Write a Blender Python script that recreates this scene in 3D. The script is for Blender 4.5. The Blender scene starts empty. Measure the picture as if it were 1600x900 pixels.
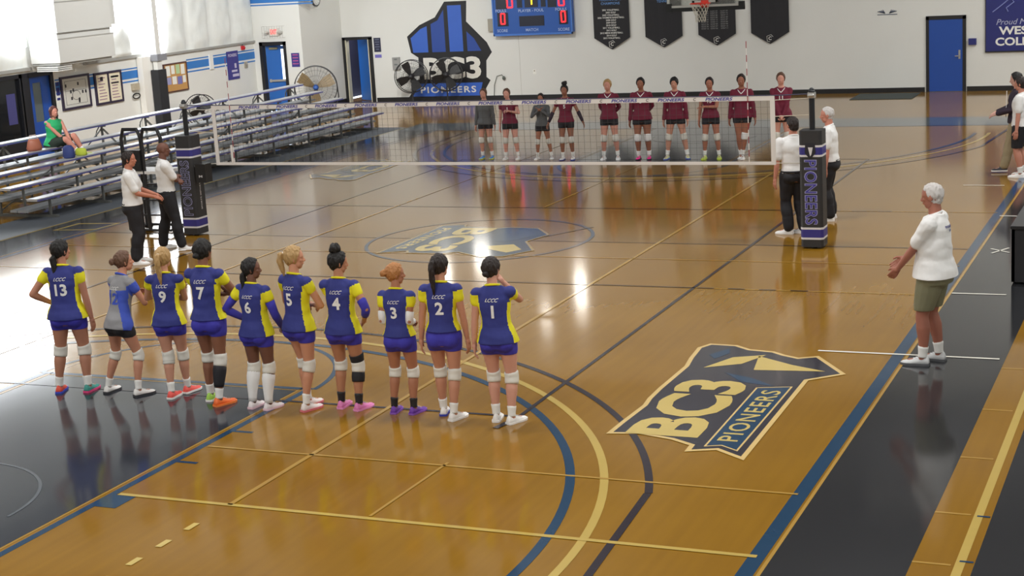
import bpy, bmesh, math, random
from mathutils import Vector, Matrix, noise
from mathutils.bvhtree import BVHTree

SC = bpy.context.scene
COL = SC.collection
random.seed(7)

# ------------------------------------------------------------------ camera
CAM_P = (10.76779581, -23.14783029, 4.63424463)
CAM_YAW, CAM_PITCH, CAM_ROLL, CAM_F = 0.416790767, 0.210856723, -0.0598888791, 2510.05801
cy, sy = math.cos(CAM_YAW), math.sin(CAM_YAW)
cp, sp = math.cos(CAM_PITCH), math.sin(CAM_PITCH)
fw = Vector((-sy*cp, cy*cp, -sp)); rt = Vector((cy, sy, 0)); up = rt.cross(fw)
c_, s_ = math.cos(CAM_ROLL), math.sin(CAM_ROLL)
rt2 = rt*c_ + up*s_; up2 = up*c_ - rt*s_
cam_d = bpy.data.cameras.new('camera'); cam = bpy.data.objects.new('camera', cam_d); COL.objects.link(cam)
M = Matrix.Identity(4)
for i in range(3):
    M[i][0] = rt2[i]; M[i][1] = up2[i]; M[i][2] = -fw[i]; M[i][3] = CAM_P[i]
cam.matrix_world = M
cam_d.sensor_width = 36; cam_d.lens = CAM_F/1600*36; cam_d.clip_end = 200; cam_d.clip_start = .1
SC.camera = cam

# ------------------------------------------------------------------ world, lights, exposure
SC.view_settings.view_transform = 'Standard'; SC.view_settings.look = 'None'
SC.view_settings.gamma = 1; SC.view_settings.use_curve_mapping = False
SC.view_settings.exposure = 0.0
w = bpy.data.worlds.new('world'); SC.world = w; w.use_nodes = True
w.node_tree.nodes['Background'].inputs[0].default_value = (.85, .93, 1, 1)
w.node_tree.nodes['Background'].inputs[1].default_value = 3.0
LAMP_W = 208          # one ceiling fixture
FILL_W = 135
PANEL_E = 9.0         # daylit translucent wall panels
WALL_LAMP_E = 14
def area(name, loc, sx, sy_, power, rot=(0, 0, 0), col=(1, .985, .955)):
    d = bpy.data.lights.new(name, 'AREA'); d.shape = 'RECTANGLE'; d.size = sx; d.size_y = sy_; d.energy = power; d.color = col
    o = bpy.data.objects.new(name, d); COL.objects.link(o); o.location = loc; o.rotation_euler = rot
    return o
CEIL_Z = 8.6
LAMPS = [(x, y) for x in (-4, 3, 9) for y in (-22, -15, -8, -1)] + [(-11, y) for y in (-22, -15, -8)] + [(10.4, 5), (10.2, 10), (10, 14.5), (9.8, 18.5)]  # right-hand row is added, kept out of view, to brighten the far wall
area('hall_fill', (-14.0, 23.2, 2.5), .8, .4, 45)  # unseen fill added so the open door leaf is not dark
for k, (x, y) in enumerate(LAMPS):
    a_ = area('lamp_glow', (x, y, CEIL_Z-.62), 1.1, .5, LAMP_W*(1.15 if y > 3 else 1))
# wall-wash floods added out of view to brighten the far and left walls
ADDED_FLOODS = [((-8, 7, 7.9), (-16.2, 15, 1.2), 400), ((-9, -2, 7.9), (-16.2, 5, 1.4), 370), ((-7.5, 10.5, 7.9), (-12.5, 21.8, .6), 265), ((-1, 10.5, 7.9), (-4, 21.8, .4), 70), ((4.5, 11, 7.9), (3, 21.8, .4), 75)]
for (p_, t_, w_) in ADDED_FLOODS:
    q_ = (Vector(t_)-Vector(p_)).to_track_quat('-Z', 'Y')
    area('added_wall_flood', p_, 1.0, .6, w_*.62, q_.to_euler()).data.spread = math.radians(88)
# unseen up-lights added as soft fill, bounced off the ceiling
for x in (-11, -3, 5):
    for y in (-17, -5, 7, 17):
        area('ceiling_fill', (x, y, CEIL_Z-2.2), 2.5, 2.5, FILL_W*(.75 if y < 0 else 1.15)*(.6 if x > 0 else 1.1), (math.pi, 0, 0))

# ------------------------------------------------------------------ materials
def lin(c):
    r = []
    for v in c:
        v = v/255.
        r.append(v/12.92 if v <= .04045 else ((v+.055)/1.055)**2.4)
    return (*r, 1)
MATS = {}
def mat(name, rgb, rough=.6, metal=0., var=.0, vscale=8., bump=0., bscale=60., coat=0., emit=None, estr=0., alpha=1., trans=0., sheen=0., sss=0.):
    if name in MATS: return MATS[name]
    m = bpy.data.materials.new(name); m.use_nodes = True; nt = m.node_tree; b = nt.nodes['Principled BSDF']
    b.inputs['Base Color'].default_value = lin(rgb); b.inputs['Roughness'].default_value = rough
    b.inputs['Metallic'].default_value = metal
    if coat: b.inputs['Coat Weight'].default_value = coat; b.inputs['Coat Roughness'].default_value = .08
    if sheen: b.inputs['Sheen Weight'].default_value = sheen
    if trans: b.inputs['Transmission Weight'].default_value = trans
    if alpha < 1: b.inputs['Alpha'].default_value = alpha
    if emit: b.inputs['Emission Color'].default_value = lin(emit); b.inputs['Emission Strength'].default_value = estr
    if var or bump:
        tc = nt.nodes.new('ShaderNodeTexCoord')
    if var:
        n = nt.nodes.new('ShaderNodeTexNoise'); n.inputs['Scale'].default_value = vscale; n.inputs['Detail'].default_value = 5
        nt.links.new(tc.outputs['Object'], n.inputs['Vector'])
        mx = nt.nodes.new('ShaderNodeMix'); mx.data_type = 'RGBA'
        c = lin(rgb); mx.inputs['A'].default_value = tuple(v*(1-var) for v in c[:3])+(1,); mx.inputs['B'].default_value = tuple(min(1, v*(1+var)) for v in c[:3])+(1,)
        nt.links.new(n.outputs['Fac'], mx.inputs['Factor']); nt.links.new(mx.outputs['Result'], b.inputs['Base Color'])
    if bump:
        n2 = nt.nodes.new('ShaderNodeTexNoise'); n2.inputs['Scale'].default_value = bscale; n2.inputs['Detail'].default_value = 3
        nt.links.new(tc.outputs['Object'], n2.inputs['Vector'])
        bp = nt.nodes.new('ShaderNodeBump'); bp.inputs['Strength'].default_value = bump; bp.inputs['Distance'].default_value = .01
        nt.links.new(n2.outputs['Fac'], bp.inputs['Height']); nt.links.new(bp.outputs['Normal'], b.inputs['Normal'])
    MATS[name] = m
    return m

def floor_finish(m, rough=.11):
    """the same clear finish (slightly wavy) over wood and over paint"""
    nt = m.node_tree; b = nt.nodes['Principled BSDF']; b.inputs['Roughness'].default_value = rough
    b.inputs['IOR'].default_value = 1.44
    tc = nt.nodes.new('ShaderNodeTexCoord')
    mp = nt.nodes.new('ShaderNodeMapping'); mp.inputs['Scale'].default_value = (3.2, .8, 1)
    geo = nt.nodes.new('ShaderNodeNewGeometry')
    nt.links.new(geo.outputs['Position'], mp.inputs['Vector'])
    n = nt.nodes.new('ShaderNodeTexNoise'); n.inputs['Scale'].default_value = 1.0; n.inputs['Detail'].default_value = 0
    nt.links.new(mp.outputs['Vector'], n.inputs['Vector'])
    bp = nt.nodes.new('ShaderNodeBump'); bp.inputs['Strength'].default_value = .09; bp.inputs['Distance'].default_value = .004
    nt.links.new(n.outputs['Fac'], bp.inputs['Height']); nt.links.new(bp.outputs['Normal'], b.inputs['Normal'])
    return m

def wood_floor():
    m = bpy.data.materials.new('maple_boards'); m.use_nodes = True; nt = m.node_tree; b = nt.nodes['Principled BSDF']
    geo = nt.nodes.new('ShaderNodeNewGeometry')
    mp = nt.nodes.new('ShaderNodeMapping'); mp.inputs['Scale'].default_value = (11, .55, 1)
    nt.links.new(geo.outputs['Position'], mp.inputs['Vector'])
    br = nt.nodes.new('ShaderNodeTexNoise'); br.inputs['Scale'].default_value = 1; br.inputs['Detail'].default_value = 1.5
    nt.links.new(mp.outputs['Vector'], br.inputs['Vector'])
    bm_ = nt.nodes.new('ShaderNodeMix'); bm_.data_type = 'RGBA'
    bm_.inputs['A'].default_value = lin((136, 97, 25)); bm_.inputs['B'].default_value = lin((151, 111, 31))
    nt.links.new(br.outputs['Fac'], bm_.inputs['Factor'])
    n = nt.nodes.new('ShaderNodeTexNoise'); n.inputs['Scale'].default_value = .55; n.inputs['Detail'].default_value = 5
    nt.links.new(geo.outputs['Position'], n.inputs['Vector'])
    mx = nt.nodes.new('ShaderNodeMix'); mx.data_type = 'RGBA'; mx.blend_type = 'MULTIPLY'
    rp = nt.nodes.new('ShaderNodeValToRGB'); rp.color_ramp.elements[0].color = (.8, .76, .7, 1); rp.color_ramp.elements[1].color = (1, 1, 1, 1)
    rp.color_ramp.elements[0].position = .35; rp.color_ramp.elements[1].position = .65
    nt.links.new(n.outputs['Fac'], rp.inputs['Fac'])
    mx.inputs['Factor'].default_value = .6
    nt.links.new(bm_.outputs['Result'], mx.inputs['A']); nt.links.new(rp.outputs['Color'], mx.inputs['B'])
    nt.links.new(mx.outputs['Result'], b.inputs['Base Color'])
    return floor_finish(m)
def paint(name, rgb, var=.06):
    if name in MATS: return MATS[name]
    m = mat(name, rgb, var=var, vscale=3)
    return floor_finish(m)

# ------------------------------------------------------------------ mesh helpers
class G:
    def __init__(s): s.v = []; s.f = []; s.m = []
    def add(s, vs, fs, mi=0):
        n = len(s.v); s.v += [tuple(v) for v in vs]; s.f += [tuple(i+n for i in f) for f in fs]; s.m += [mi]*len(fs)
    def box(s, x0, x1, y0, y1, z0, z1, mi=0, M=None):
        vs = [Vector((x, y, z)) for x in (x0, x1) for y in (y0, y1) for z in (z0, z1)]
        if M is not None: vs = [M @ v for v in vs]
        s.add(vs, [(0, 1, 3, 2), (4, 6, 7, 5), (0, 4, 5, 1), (2, 3, 7, 6), (0, 2, 6, 4), (1, 5, 7, 3)], mi); return s
    def poly(s, pts, z=0., mi=0):
        s.add([(p[0], p[1], p[2] if len(p) > 2 else z) for p in pts], [tuple(range(len(pts)))], mi); return s
    def prism(s, pts, d, mi=0):
        """pts: planar 3d polygon, d: extrusion vector"""
        n = len(pts); a = [Vector(p) for p in pts]; d = Vector(d)
        fs = [tuple(range(n))[::-1], tuple(range(n, 2*n))] + [(i, (i+1) % n, n+(i+1) % n, n+i) for i in range(n)]
        s.add(a+[p+d for p in a], fs, mi); return s
    def tube(s, pts, r, k=8, mi=0, closed=False, caps=True):
        pts = [Vector(p) for p in pts]; n = len(pts); rs = r if isinstance(r, (list, tuple)) else [r]*n
        vs = []; prev = None
        for i, p in enumerate(pts):
            if closed: t = pts[(i+1) % n]-pts[i-1]
            else: t = (pts[min(i+1, n-1)]-pts[max(i-1, 0)])
            t.normalize()
            a = prev if prev is not None else (Vector((0, 0, 1)) if abs(t.z) < .9 else Vector((1, 0, 0)))
            u = a-t*a.dot(t)
            if u.length < 1e-4: u = t.orthogonal()
            u.normalize(); w_ = t.cross(u); prev = u
            for j in range(k):
                an = 2*math.pi*j/k+math.pi/k; vs.append(p+(u*math.cos(an)+w_*math.sin(an))*rs[i])
        fs = []
        for i in range(n if closed else n-1):
            i2 = (i+1) % n
            for j in range(k): fs.append((i*k+j, i*k+(j+1) % k, i2*k+(j+1) % k, i2*k+j))
        if caps and not closed: fs += [tuple(range(k))[::-1], tuple(range((n-1)*k, n*k))]
        s.add(vs, fs, mi); return s
    def ell(s, c, r, M=None, nu=14, nv=9, mi=0):
        c = Vector(c); vs = []
        for i in range(1, nv):
            th = math.pi*i/nv
            for j in range(nu):
                ph = 2*math.pi*j/nu; v = Vector((r[0]*math.sin(th)*math.cos(ph), r[1]*math.sin(th)*math.sin(ph), r[2]*math.cos(th)))
                if M is not None: v = M @ v
                vs.append(c+v)
        t = Vector((0, 0, r[2])); 
        if M is not None: t = M @ t
        vs += [c+t, c-t]; T = len(vs)-2; fs = []
        for i in range(nv-2):
            for j in range(nu): fs.append((i*nu+j, (i+1)*nu+j, (i+1)*nu+(j+1) % nu, i*nu+(j+1) % nu))
        for j in range(nu): fs.append((T, j, (j+1) % nu)); fs.append((T+1, (nv-2)*nu+(j+1) % nu, (nv-2)*nu+j))
        s.add(vs, fs, mi); return s
    def cap(s, a, b, ra, rb, k=12, mi=0):
        """tapered capsule"""
        a = Vector(a); b = Vector(b); d = (b-a); L = d.length; 
        if L < 1e-6: return s.ell(a, (ra, ra, ra), mi=mi)
        d.normalize(); pts = []; rs = []
        for th in (-88, -60, -30): pts.append(a+d*ra*math.sin(math.radians(th))); rs.append(ra*math.cos(math.radians(th)))
        pts.append(a); rs.append(ra); pts.append(b); rs.append(rb)
        for th in (30, 60, 88): pts.append(b+d*rb*math.sin(math.radians(th))); rs.append(rb*math.cos(math.radians(th)))
        return s.tube(pts, rs, k, mi)
    def loft(s, secs, k=20, mi=0, fn=None):
        """secs: (z, hx, hy, cy[, cx]) ellipse rings"""
        vs = []
        for q in secs:
            z, hx, hy, oy = q[:4]; ox = q[4] if len(q) > 4 else 0
            for j in range(k):
                an = 2*math.pi*j/k; v = Vector((ox+hx*math.cos(an), oy+hy*math.sin(an), z))
                vs.append(fn(v) if fn else v)
        n = len(secs); fs = []
        for i in range(n-1):
            for j in range(k): fs.append((i*k+j, i*k+(j+1) % k, (i+1)*k+(j+1) % k, (i+1)*k+j))
        fs += [tuple(range(k))[::-1], tuple(range((n-1)*k, n*k))]
        s.add(vs, fs, mi); return s
    def mesh(s, name, smooth=False):
        me = bpy.data.meshes.new(name); me.from_pydata(s.v, [], s.f)
        me.polygons.foreach_set('material_index', s.m)
        if smooth: me.polygons.foreach_set('use_smooth', [True]*len(s.f))
        me.update(); return me

def link(name, me, mats, parent=None, loc=None, rz=None):
    o = bpy.data.objects.new(name, me); COL.objects.link(o)
    if mats is not None:
        me.materials.clear()
        for m in (mats if isinstance(mats, (list, tuple)) else [mats]): me.materials.append(m)
    if parent is not None: o.parent = parent
    if loc is not None: o.location = loc
    if rz is not None: o.rotation_euler = (0, 0, rz)
    return o
def part(name, g, mats, parent=None, smooth=False, label=None, **k):
    o = link(name, g.mesh(name, smooth), mats, parent, **k)
    if label: o['label'] = label
    return o
def tag(o, label, cat, group=None):
    o['label'] = label; o['category'] = cat
    if group: o['group'] = group
    return o
def thing(name, label, cat, loc=(0, 0, 0), rz=0, group=None):
    o = bpy.data.objects.new(name, None); COL.objects.link(o); o.location = loc; o.rotation_euler = (0, 0, rz); o.empty_display_size = .1
    return tag(o, label, cat, group)
def struct(name, g, mats, parent=None, smooth=False):
    o = part(name, g, mats, parent, smooth); 
    if parent is None: o['kind'] = 'structure'
    return o
def copy_tree(o, parent=None):
    c = o.copy(); COL.objects.link(c); c.parent = parent
    for ch in list(o.children): copy_tree(ch, c)
    return c

_txt = {}
def text_mesh(s, size=1., shear=0., spacing=1., offset=0., bold=0.):
    """flat lettering mesh, centred on the origin in local XY; returns (verts, faces)"""
    key = (s, size, shear, spacing, bold)
    if key in _txt: return _txt[key]
    c = bpy.data.curves.new('t', 'FONT'); c.body = s; c.size = size; c.shear = shear; c.space_character = spacing
    c.align_x = 'CENTER'; c.align_y = 'CENTER'; c.offset = bold; c.resolution_u = 3
    o = bpy.data.objects.new('t', c); COL.objects.link(o)
    dg = bpy.context.evaluated_depsgraph_get(); dg.update()
    me = bpy.data.meshes.new_from_object(o.evaluated_get(dg))
    vs = [v.co.copy() for v in me.vertices]; fs = [tuple(p.vertices) for p in me.polygons]
    bpy.data.objects.remove(o); bpy.data.curves.remove(c); bpy.data.meshes.remove(me)
    if vs:
        x0 = min(v.x for v in vs); x1 = max(v.x for v in vs); y0 = min(v.y for v in vs); y1 = max(v.y for v in vs)
        vs = [Vector((v.x-(x0+x1)/2, v.y-(y0+y1)/2, 0)) for v in vs]
    _txt[key] = (vs, fs); return vs, fs
def add_text(g, s, o, ux, uy, width=None, height=None, mi=0, shear=0., bold=.0, spacing=1.):
    """lettering in g: centre o, text direction ux, up uy, fitted to width/height"""
    vs, fs = text_mesh(s, 1., shear, spacing, 0, bold)
    W = max(v.x for v in vs)*2; H = max(v.y for v in vs)*2
    kx = width/W if width else None; ky = height/H if height else None
    kx = kx or ky; ky = ky or kx
    o = Vector(o); ux = Vector(ux).normalized(); uy = Vector(uy).normalized()
    g.add([o+ux*(v.x*kx)+uy*(v.y*ky) for v in vs], fs, mi)
# ================================================================== STRUCTURE
FLOOR = struct('floor', G().box(-16.2, 12, -27, 19.5, -.2, 0).box(-14.9, 12, 19.5, 24.5, -.2, 0), wood_floor())
white_wall = mat('painted_block_wall', (219, 220, 216), .55, var=.03, vscale=1.2, bump=.15, bscale=30)
grey_wall = mat('shaded_block_wall', (222, 219, 208), .55)
roofm = mat('ceiling_white', (96, 98, 100), .8)
XL, YE, XR, YF = -16.2, 19.35, -14.5, 21.85
# far wall with the doorway beside the return wall
g = G().box(XR-.0, -14.42, YF, YF+.2, 0, CEIL_Z).box(-13.52, 12, YF, YF+.2, 0, CEIL_Z).box(-14.42, -13.52, YF, YF+.2, 2.0, CEIL_Z)
WF = struct('wall_far', g, white_wall)
g = G().box(XL-.2, -15.93, YE, YE+.2, 0, CEIL_Z).box(-15.1, XR, YE, YE+.2, 0, CEIL_Z).box(-15.93, -15.1, YE, YE+.2, 2.08, CEIL_Z)
struct('wall_exit', g, white_wall)
struct('wall_return', G().box(XR-.2, XR, YE+.2, YF+.2, 0, CEIL_Z), white_wall)
# left wall: opening for the dark window (Y 3.2..8.62) and the blue door (8.85..9.75)
g = G().box(XL-.2, XL, -27, 3.0, 0, CEIL_Z).box(XL-.2, XL, 9.82, YE, 0, CEIL_Z).box(XL-.2, XL, 3.0, 9.82, 2.2, CEIL_Z)
WL = struct('wall_left', g, white_wall)
struct('wall_right', G().box(12, 12.2, -27, YF+.2, 0, CEIL_Z), white_wall)
struct('wall_near', G().box(XL-.2, 12.2, -27.2, -27, 0, CEIL_Z), white_wall)
struct('ceiling', G().box(XL-.2, 12.2, -27.2, YF+.2, CEIL_Z, CEIL_Z+.15), roofm)
black = mat('black_trim', (24, 24, 26), .45)
g = G().box(-13.4, 3.56, YF-.02, YF, 0, .13).box(4.68, 12, YF-.02, YF, 0, .13)
struct('baseboard_far', g, black)
struct('baseboard_return', G().box(XR, XR+.02, YE, YF-.02, 0, .13), black)
blue_band = mat('stripe_blue', (48, 116, 190), .5); dblue = mat('stripe_dark_blue', (44, 66, 150), .5)
# painted stripes on left wall and high on the exit wall
def stripe(name, y0, y1):
    g = G().box(XL, XL+.004, y0, y1, 1.655, 1.87, 0).box(XL, XL+.004, y0, y1, 1.905, 1.94, 1).box(XL, XL+.004, y0, y1, 1.56, 1.60, 1)
    o = struct(name, g, [blue_band, dblue])
stripe('trim_1', 15.72, 16.85); stripe('trim_2', 17.02, YE); stripe('trim_3', 9.9, 13.5)
struct('trim_4', G().box(XL, -14.0, YE-.004, YE, 3.23, 3.27, 1).box(XL, -14.0, YE-.004, YE, 3.31, 3.6, 0), [blue_band, dblue])
struct('trim_5', G().box(XL, XL+.05, 16.85, 17.02, 1.55, 1.98), mat('white_metal', (225, 225, 222), .4))
struct('trim_6', G().box(-8.45, -8.44, YF-.003, YF, .13, CEIL_Z), mat('wall_joint', (178, 176, 168), .7))

# ---- insulated upper left wall: vinyl blankets between purlins, daylit translucent panels
def blanket(name, y0, y1, z0, z1, m, seed, depth=.10, seams=3):
    rnd = random.Random(seed); ny = 40; nz = 26; g = G(); vs = []
    ph = [rnd.uniform(0, 6.3) for _ in range(6)]
    for i in range(ny+1):
        y = y0+(y1-y0)*i/ny; t = (i/ny*seams) % 1.0
        bul = math.sin(math.pi*t)**.55 if 0 < i < ny else 0
        for k in range(nz+1):
            z = z0+(z1-z0)*k/nz; e = min(1, k/2.5)
            wr = .012*math.sin(9*z+ph[0]+3*math.sin(3*y+ph[1]))+.010*math.sin(14*y+ph[2]+2*math.sin(5*z))+.014*math.sin(4.1*z+7*y+ph[3])
            vs.append((XL+.02+depth*bul*(.5+.5*e)+wr*bul+.0, y, z))
    fs = [(i*(nz+1)+k, (i+1)*(nz+1)+k, (i+1)*(nz+1)+k+1, i*(nz+1)+k+1) for i in range(ny) for k in range(nz)]
    g.add(vs, fs); return struct(name, g, m, smooth=True)
vinyl = mat('vinyl_facing', (226, 230, 228), .32, var=.13, vscale=2.6, bump=.6, bscale=5)
blanket('trim_7', 14.6, YE-.01, 2.2, 4.6, vinyl, 1, .10, 4)
blanket('trim_12', 5.0, YE-.02, 5.2, CEIL_Z, vinyl, 9, .10, 10)
blanket('trim_8', -27+.01, 8.75, 2.34, 4.6, vinyl, 2, .12, 16)
blanket('trim_9', 11.25, 13.2, 2.28, 3.05, vinyl, 5, .12, 2)
struct('trim_10', G().box(XL, XL+.07, 14.5, YE, 2.14, 2.2).box(XL, XL+.08, -27, 9.0, 2.26, 2.34).box(XL, XL+.07, 11.1, 14.4, 2.2, 2.28), mat('vinyl_edge', (150, 150, 146), .6))
daylit = mat('translucent_panel', (235, 240, 240), .4, emit=(245, 250, 255), estr=PANEL_E)
for k, (a, b, z0, z1) in enumerate([(11.15, 13.55, 3.06, 5.2), (13.6, 14.55, 2.3, 5.2), (3.6, 8.8, 2.85, 5.0)]):
    struct('window_%d' % (k+2), G().box(XL+.01, XL+.17, a, b, z0, z1), daylit)

# ---- dark lobby glass and blue door on the left wall
darkglass = mat('dark_glass', (20, 22, 26), .08)
frame_b = mat('dark_frame', (26, 28, 34), .4)
g = G()
g.box(XL-.12, XL+.01, 3.0, 8.68, 0, .62)
for y in (3.0, 4.85, 6.7, 8.56): g.box(XL-.12, XL+.01, y, y+.1, .62, 2.2)
g.box(XL-.12, XL+.01, 3.0, 8.68, 2.1, 2.2).box(XL-.12, XL+.01, 8.62, 8.93, 0, 2.2).box(XL-.12, XL+.01, 9.74, 9.86, 0, 2.2).box(XL-.12, XL+.01, 8.9, 9.8, 2.08, 2.2)
wn = struct('window_1', g, frame_b)
part('pane', G().box(XL-.08, XL-.06, 3.0, 8.6, .62, 2.1), darkglass, wn)
part('poster', G().box(XL-.058, XL-.054, 8.1, 8.42, 1.0, 1.75), mat('violet_poster', (66, 66, 120), .5), wn)
bluedoor = mat('blue_door_paint', (30, 96, 176), .4, var=.04, vscale=2)
deepblue = mat('deep_blue_door_paint', (30, 74, 158), .4, var=.04, vscale=2)
steel = mat('brushed_steel', (190, 190, 188), .35, .8)
d = struct('door_3', G().box(XL-.1, XL-.05, 8.93, 9.74, 0, .95).box(XL-.1, XL-.05, 8.93, 9.1, .95, 2.08).box(XL-.1, XL-.05, 9.42, 9.74, .95, 2.08).box(XL-.1, XL-.05, 9.1, 9.42, 1.93, 2.08), deepblue)
part('pane', G().box(XL-.08, XL-.07, 9.1, 9.42, .95, 1.93), mat('grey_glass', (88, 98, 100), .2), d)
struct('trim_11', G().box(XL-.25, XL-.2, 2.9, 9.9, 0, 2.3), black)

# ---- exit door, ajar with daylight in the gap
g = G().box(-15.99, -15.88, YE-.03, YE+.15, 0, 2.14).box(-15.15, -15.06, YE-.03, YE+.15, 0, 2.14).box(-15.99, -15.06, YE-.03, YE+.15, 2.03, 2.14)
d = struct('door_1', g, black)
leafM = Matrix.Translation((-15.86, YE+.12, 0)) @ Matrix.Rotation(math.radians(16), 4, 'Z')
lf = G()
def lb(x0, x1, z0, z1, y0=-.02, y1=.025): lf.box(x0, x1, y0, y1, z0, z1)
lb(0, .47, .03, 2.03); lb(.56, .70, .03, 2.03); lb(.47, .56, .03, .92); lb(.47, .56, 1.9, 2.0)
leaf = part('door_leaf', lf, bluedoor, d); leaf.matrix_local = leafM
part('pane', G().box(.47, .56, 0, .01, .92, 1.9), mat('bright_glass', (235, 240, 240), .2, emit=(240, 250, 255), estr=2.2), leaf)
part('push_bar', G().box(.06, .66, -.075, -.035, .92, .98).box(.06, .12, -.04, -.02, .9, 1.0).box(.60, .66, -.04, -.02, .9, 1.0), steel, leaf)
part('door_closer', G().box(.12, .38, -.07, -.02, 1.9, 1.96), mat('brass_grey', (120, 116, 84), .5), leaf)

# ---- doorway on the far wall with a dark hall behind
g = G().box(-14.5, -14.40, YF-.03, YF+.22, 0, 2.02).box(-13.56, -13.44, YF-.03, YF+.22, 0, 2.02).box(-14.5, -13.44, YF-.03, YF+.22, 1.96, 2.05)
d = struct('door_2', g, black)
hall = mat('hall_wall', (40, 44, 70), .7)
part('red_box', G().box(-14.75, -14.45, 23.9, 24.1, 1.35, 1.75), mat('hall_red', (190, 40, 60), .5), d)
struct('wall_hall', G().box(-15.2, -13.0, 24.3, 24.4, 0, 2.6).box(-15.3, -15.2, YF+.2, 24.4, 0, 2.6).box(-13.0, -12.9, YF+.2, 24.4, 0, 2.6).box(-15.3, -12.9, YF+.2, 24.4, 2.6, 2.7), hall)
leaf = part('door_leaf', G().box(0, .86, -.02, .02, .02, 1.95), bluedoor, d)
leaf.matrix_local = Matrix.Translation((-13.60, YF+.2, 0)) @ Matrix.Rotation(math.radians(146), 4, 'Z')
part('door_closer', G().box(.5, .75, -.06, -.02, 1.8, 1.86), steel, leaf)
part('jamb_strip', G().box(-13.60, -13.57, YF-.02, YF+.18, 0, 1.96).box(-14.40, -14.37, YF-.02, YF+.18, 0, 1.96), mat('cream_jamb', (205, 200, 176), .6), d)

# ---- blue door on the right of the far wall
g = G().box(3.60, 3.68, YF-.04, YF, 0, 2.03).box(4.57, 4.66, YF-.04, YF, 0, 2.03).box(3.60, 4.66, YF-.04, YF, 1.95, 2.05)
d = struct('door_4', g, black)
leaf = part('door_leaf', G().box(3.68, 4.57, YF-.025, YF, .01, 1.95), deepblue, d)
part('door_handle', G().box(4.46, 4.51, YF-.035, YF-.024, .88, 1.12).box(4.37, 4.5, YF-.08, YF-.06, .95, .975).tube([(4.49, YF-.03, .96), (4.49, YF-.08, .96)], .012), steel, leaf)

# ================================================================== COURT PAINT
LZ = [0.0008]
def zl(k): return .0006+.0006*k
black_paint = paint('court_black', (44, 45, 48)); key_paint = paint('key_grey', (48, 52, 60)); blue_paint = paint('court_blue', (34, 64, 92))
yellow_paint = paint('court_yellow', (186, 160, 86)); white_tape = mat('white_tape', (226, 224, 212), .4); dark_line = paint('court_dark_line', (48, 42, 50))
cream_paint = paint('logo_cream', (200, 176, 104))
fadedyel = paint('court_pale_yellow', (172, 136, 66))
def rect(name, x0, x1, y0, y1, m, k): return part(name, G().poly([(x0, y0), (x1, y0), (x1, y1), (x0, y1)], zl(k)), m, FLOOR)
def line(p0, p1, wd, m, k, name='court_line'):
    a = Vector((*p0, 0)); b = Vector((*p1, 0)); n = (b-a).normalized(); n = Vector((-n.y, n.x, 0))*wd/2; z = Vector((0, 0, zl(k)))
    return part(name, G().poly([a-n+z, b-n+z, b+n+z, a+n+z]), m, FLOOR)
def arc(c, r, a0, a1, wd, m, k, name='court_arc', n=64):
    vs = []; 
    for i in range(n+1):
        t = math.radians(a0+(a1-a0)*i/n)
        for rr in (r-wd/2, r+wd/2): vs.append((c[0]+rr*math.cos(t), c[1]+rr*math.sin(t), zl(k)))
    g = G(); g.add(vs, [(2*i, 2*i+1, 2*i+3, 2*i+2) for i in range(n)]); return part(name, g, m, FLOOR)
BL = 14.33
# aprons
rect('apron_paint', 7.83, 8.84, -27, 14.33, black_paint, 1); rect('apron_paint', -8.9, -7.83, -27, 14.33, black_paint, 1)
rect('apron_paint', -8.9, 8.84, 14.33, 15.95, paint('apron_grey', (88, 96, 100)), 1)
rect('apron_paint', 9.28, 12, -27, 21.8, black_paint, 1)
for sx in (1, -1):
    line((sx*7.72, -27), (sx*7.72, BL), .13, blue_paint, 2); line((sx*7.82, -27), (sx*7.82, BL), .03, fadedyel, 3)
line((-8.93, -27), (-8.93, 14.9), .05, yellow_paint, 3)
line((9.18, -27), (9.18, 3), .07, yellow_paint, 2)
line((-7.7, BL), (7.7, BL), .1, blue_paint, 2)
rect('mat_paint', -10.25, -8.97, -27, 15.1, mat('grey_runner', (84, 90, 98), .6, var=.1, vscale=3), 1)
# keys
for s in (1, -1):
    rect('key_paint', -1.68, 1.68, *sorted((s*8.58, s*BL)), key_paint, 1)
    for sx in (-1, 1):
        line((sx*1.79, s*8.5), (sx*1.79, s*BL), .08, blue_paint, 2); line((sx*1.70, s*8.5), (sx*1.70, s*BL), .02, fadedyel, 3)
        for q in (10.08, 11.06): line((sx*1.83, s*q), (sx*2.05, s*q), .05, blue_paint, 2)
        rect('key_block', *sorted((sx*1.83, sx*2.05)), *sorted((s*12.02, s*12.33)), blue_paint, 3)
    line((-1.83, s*8.53), (1.83, s*8.53), .08, blue_paint, 3); line((-1.70, s*8.6), (1.70, s*8.6), .02, fadedyel, 4)
    arc((0, s*8.53), 1.86, 0 if s < 0 else 180, 180 if s < 0 else 360, .06, blue_paint, 2)
    arc((0, s*12.75), 1.22, 0 if s < 0 else 180, 180 if s < 0 else 360, .03, paint('faint_key_arc', (84, 90, 98)), 5)
    A0, A1 = (10, 170) if s < 0 else (190, 350)
    for r, m_, wd, a in ((6.06, blue_paint, .085, 0), (6.36, yellow_paint, .075, 0)):
        a0, a1 = (-2, 182) if s < 0 else (178, 362)
        arc((0, s*12.75), r, a0, a1, wd, m_, 4, n=96)
    th = math.degrees(math.asin(1.9/6.75))
    a0, a1 = (th, 180-th) if s < 0 else (180+th, 360-th)
    arc((0, s*12.75), 6.75, a0, a1, .07, dark_line, 5, n=96)
    for sx in (-1, 1): line((sx*6.47, s*10.86), (sx*6.74, s*BL), .07, dark_line, 5)
arc((0, 0), 1.83, 0, 360, .06, blue_paint, 4, n=96)
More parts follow.
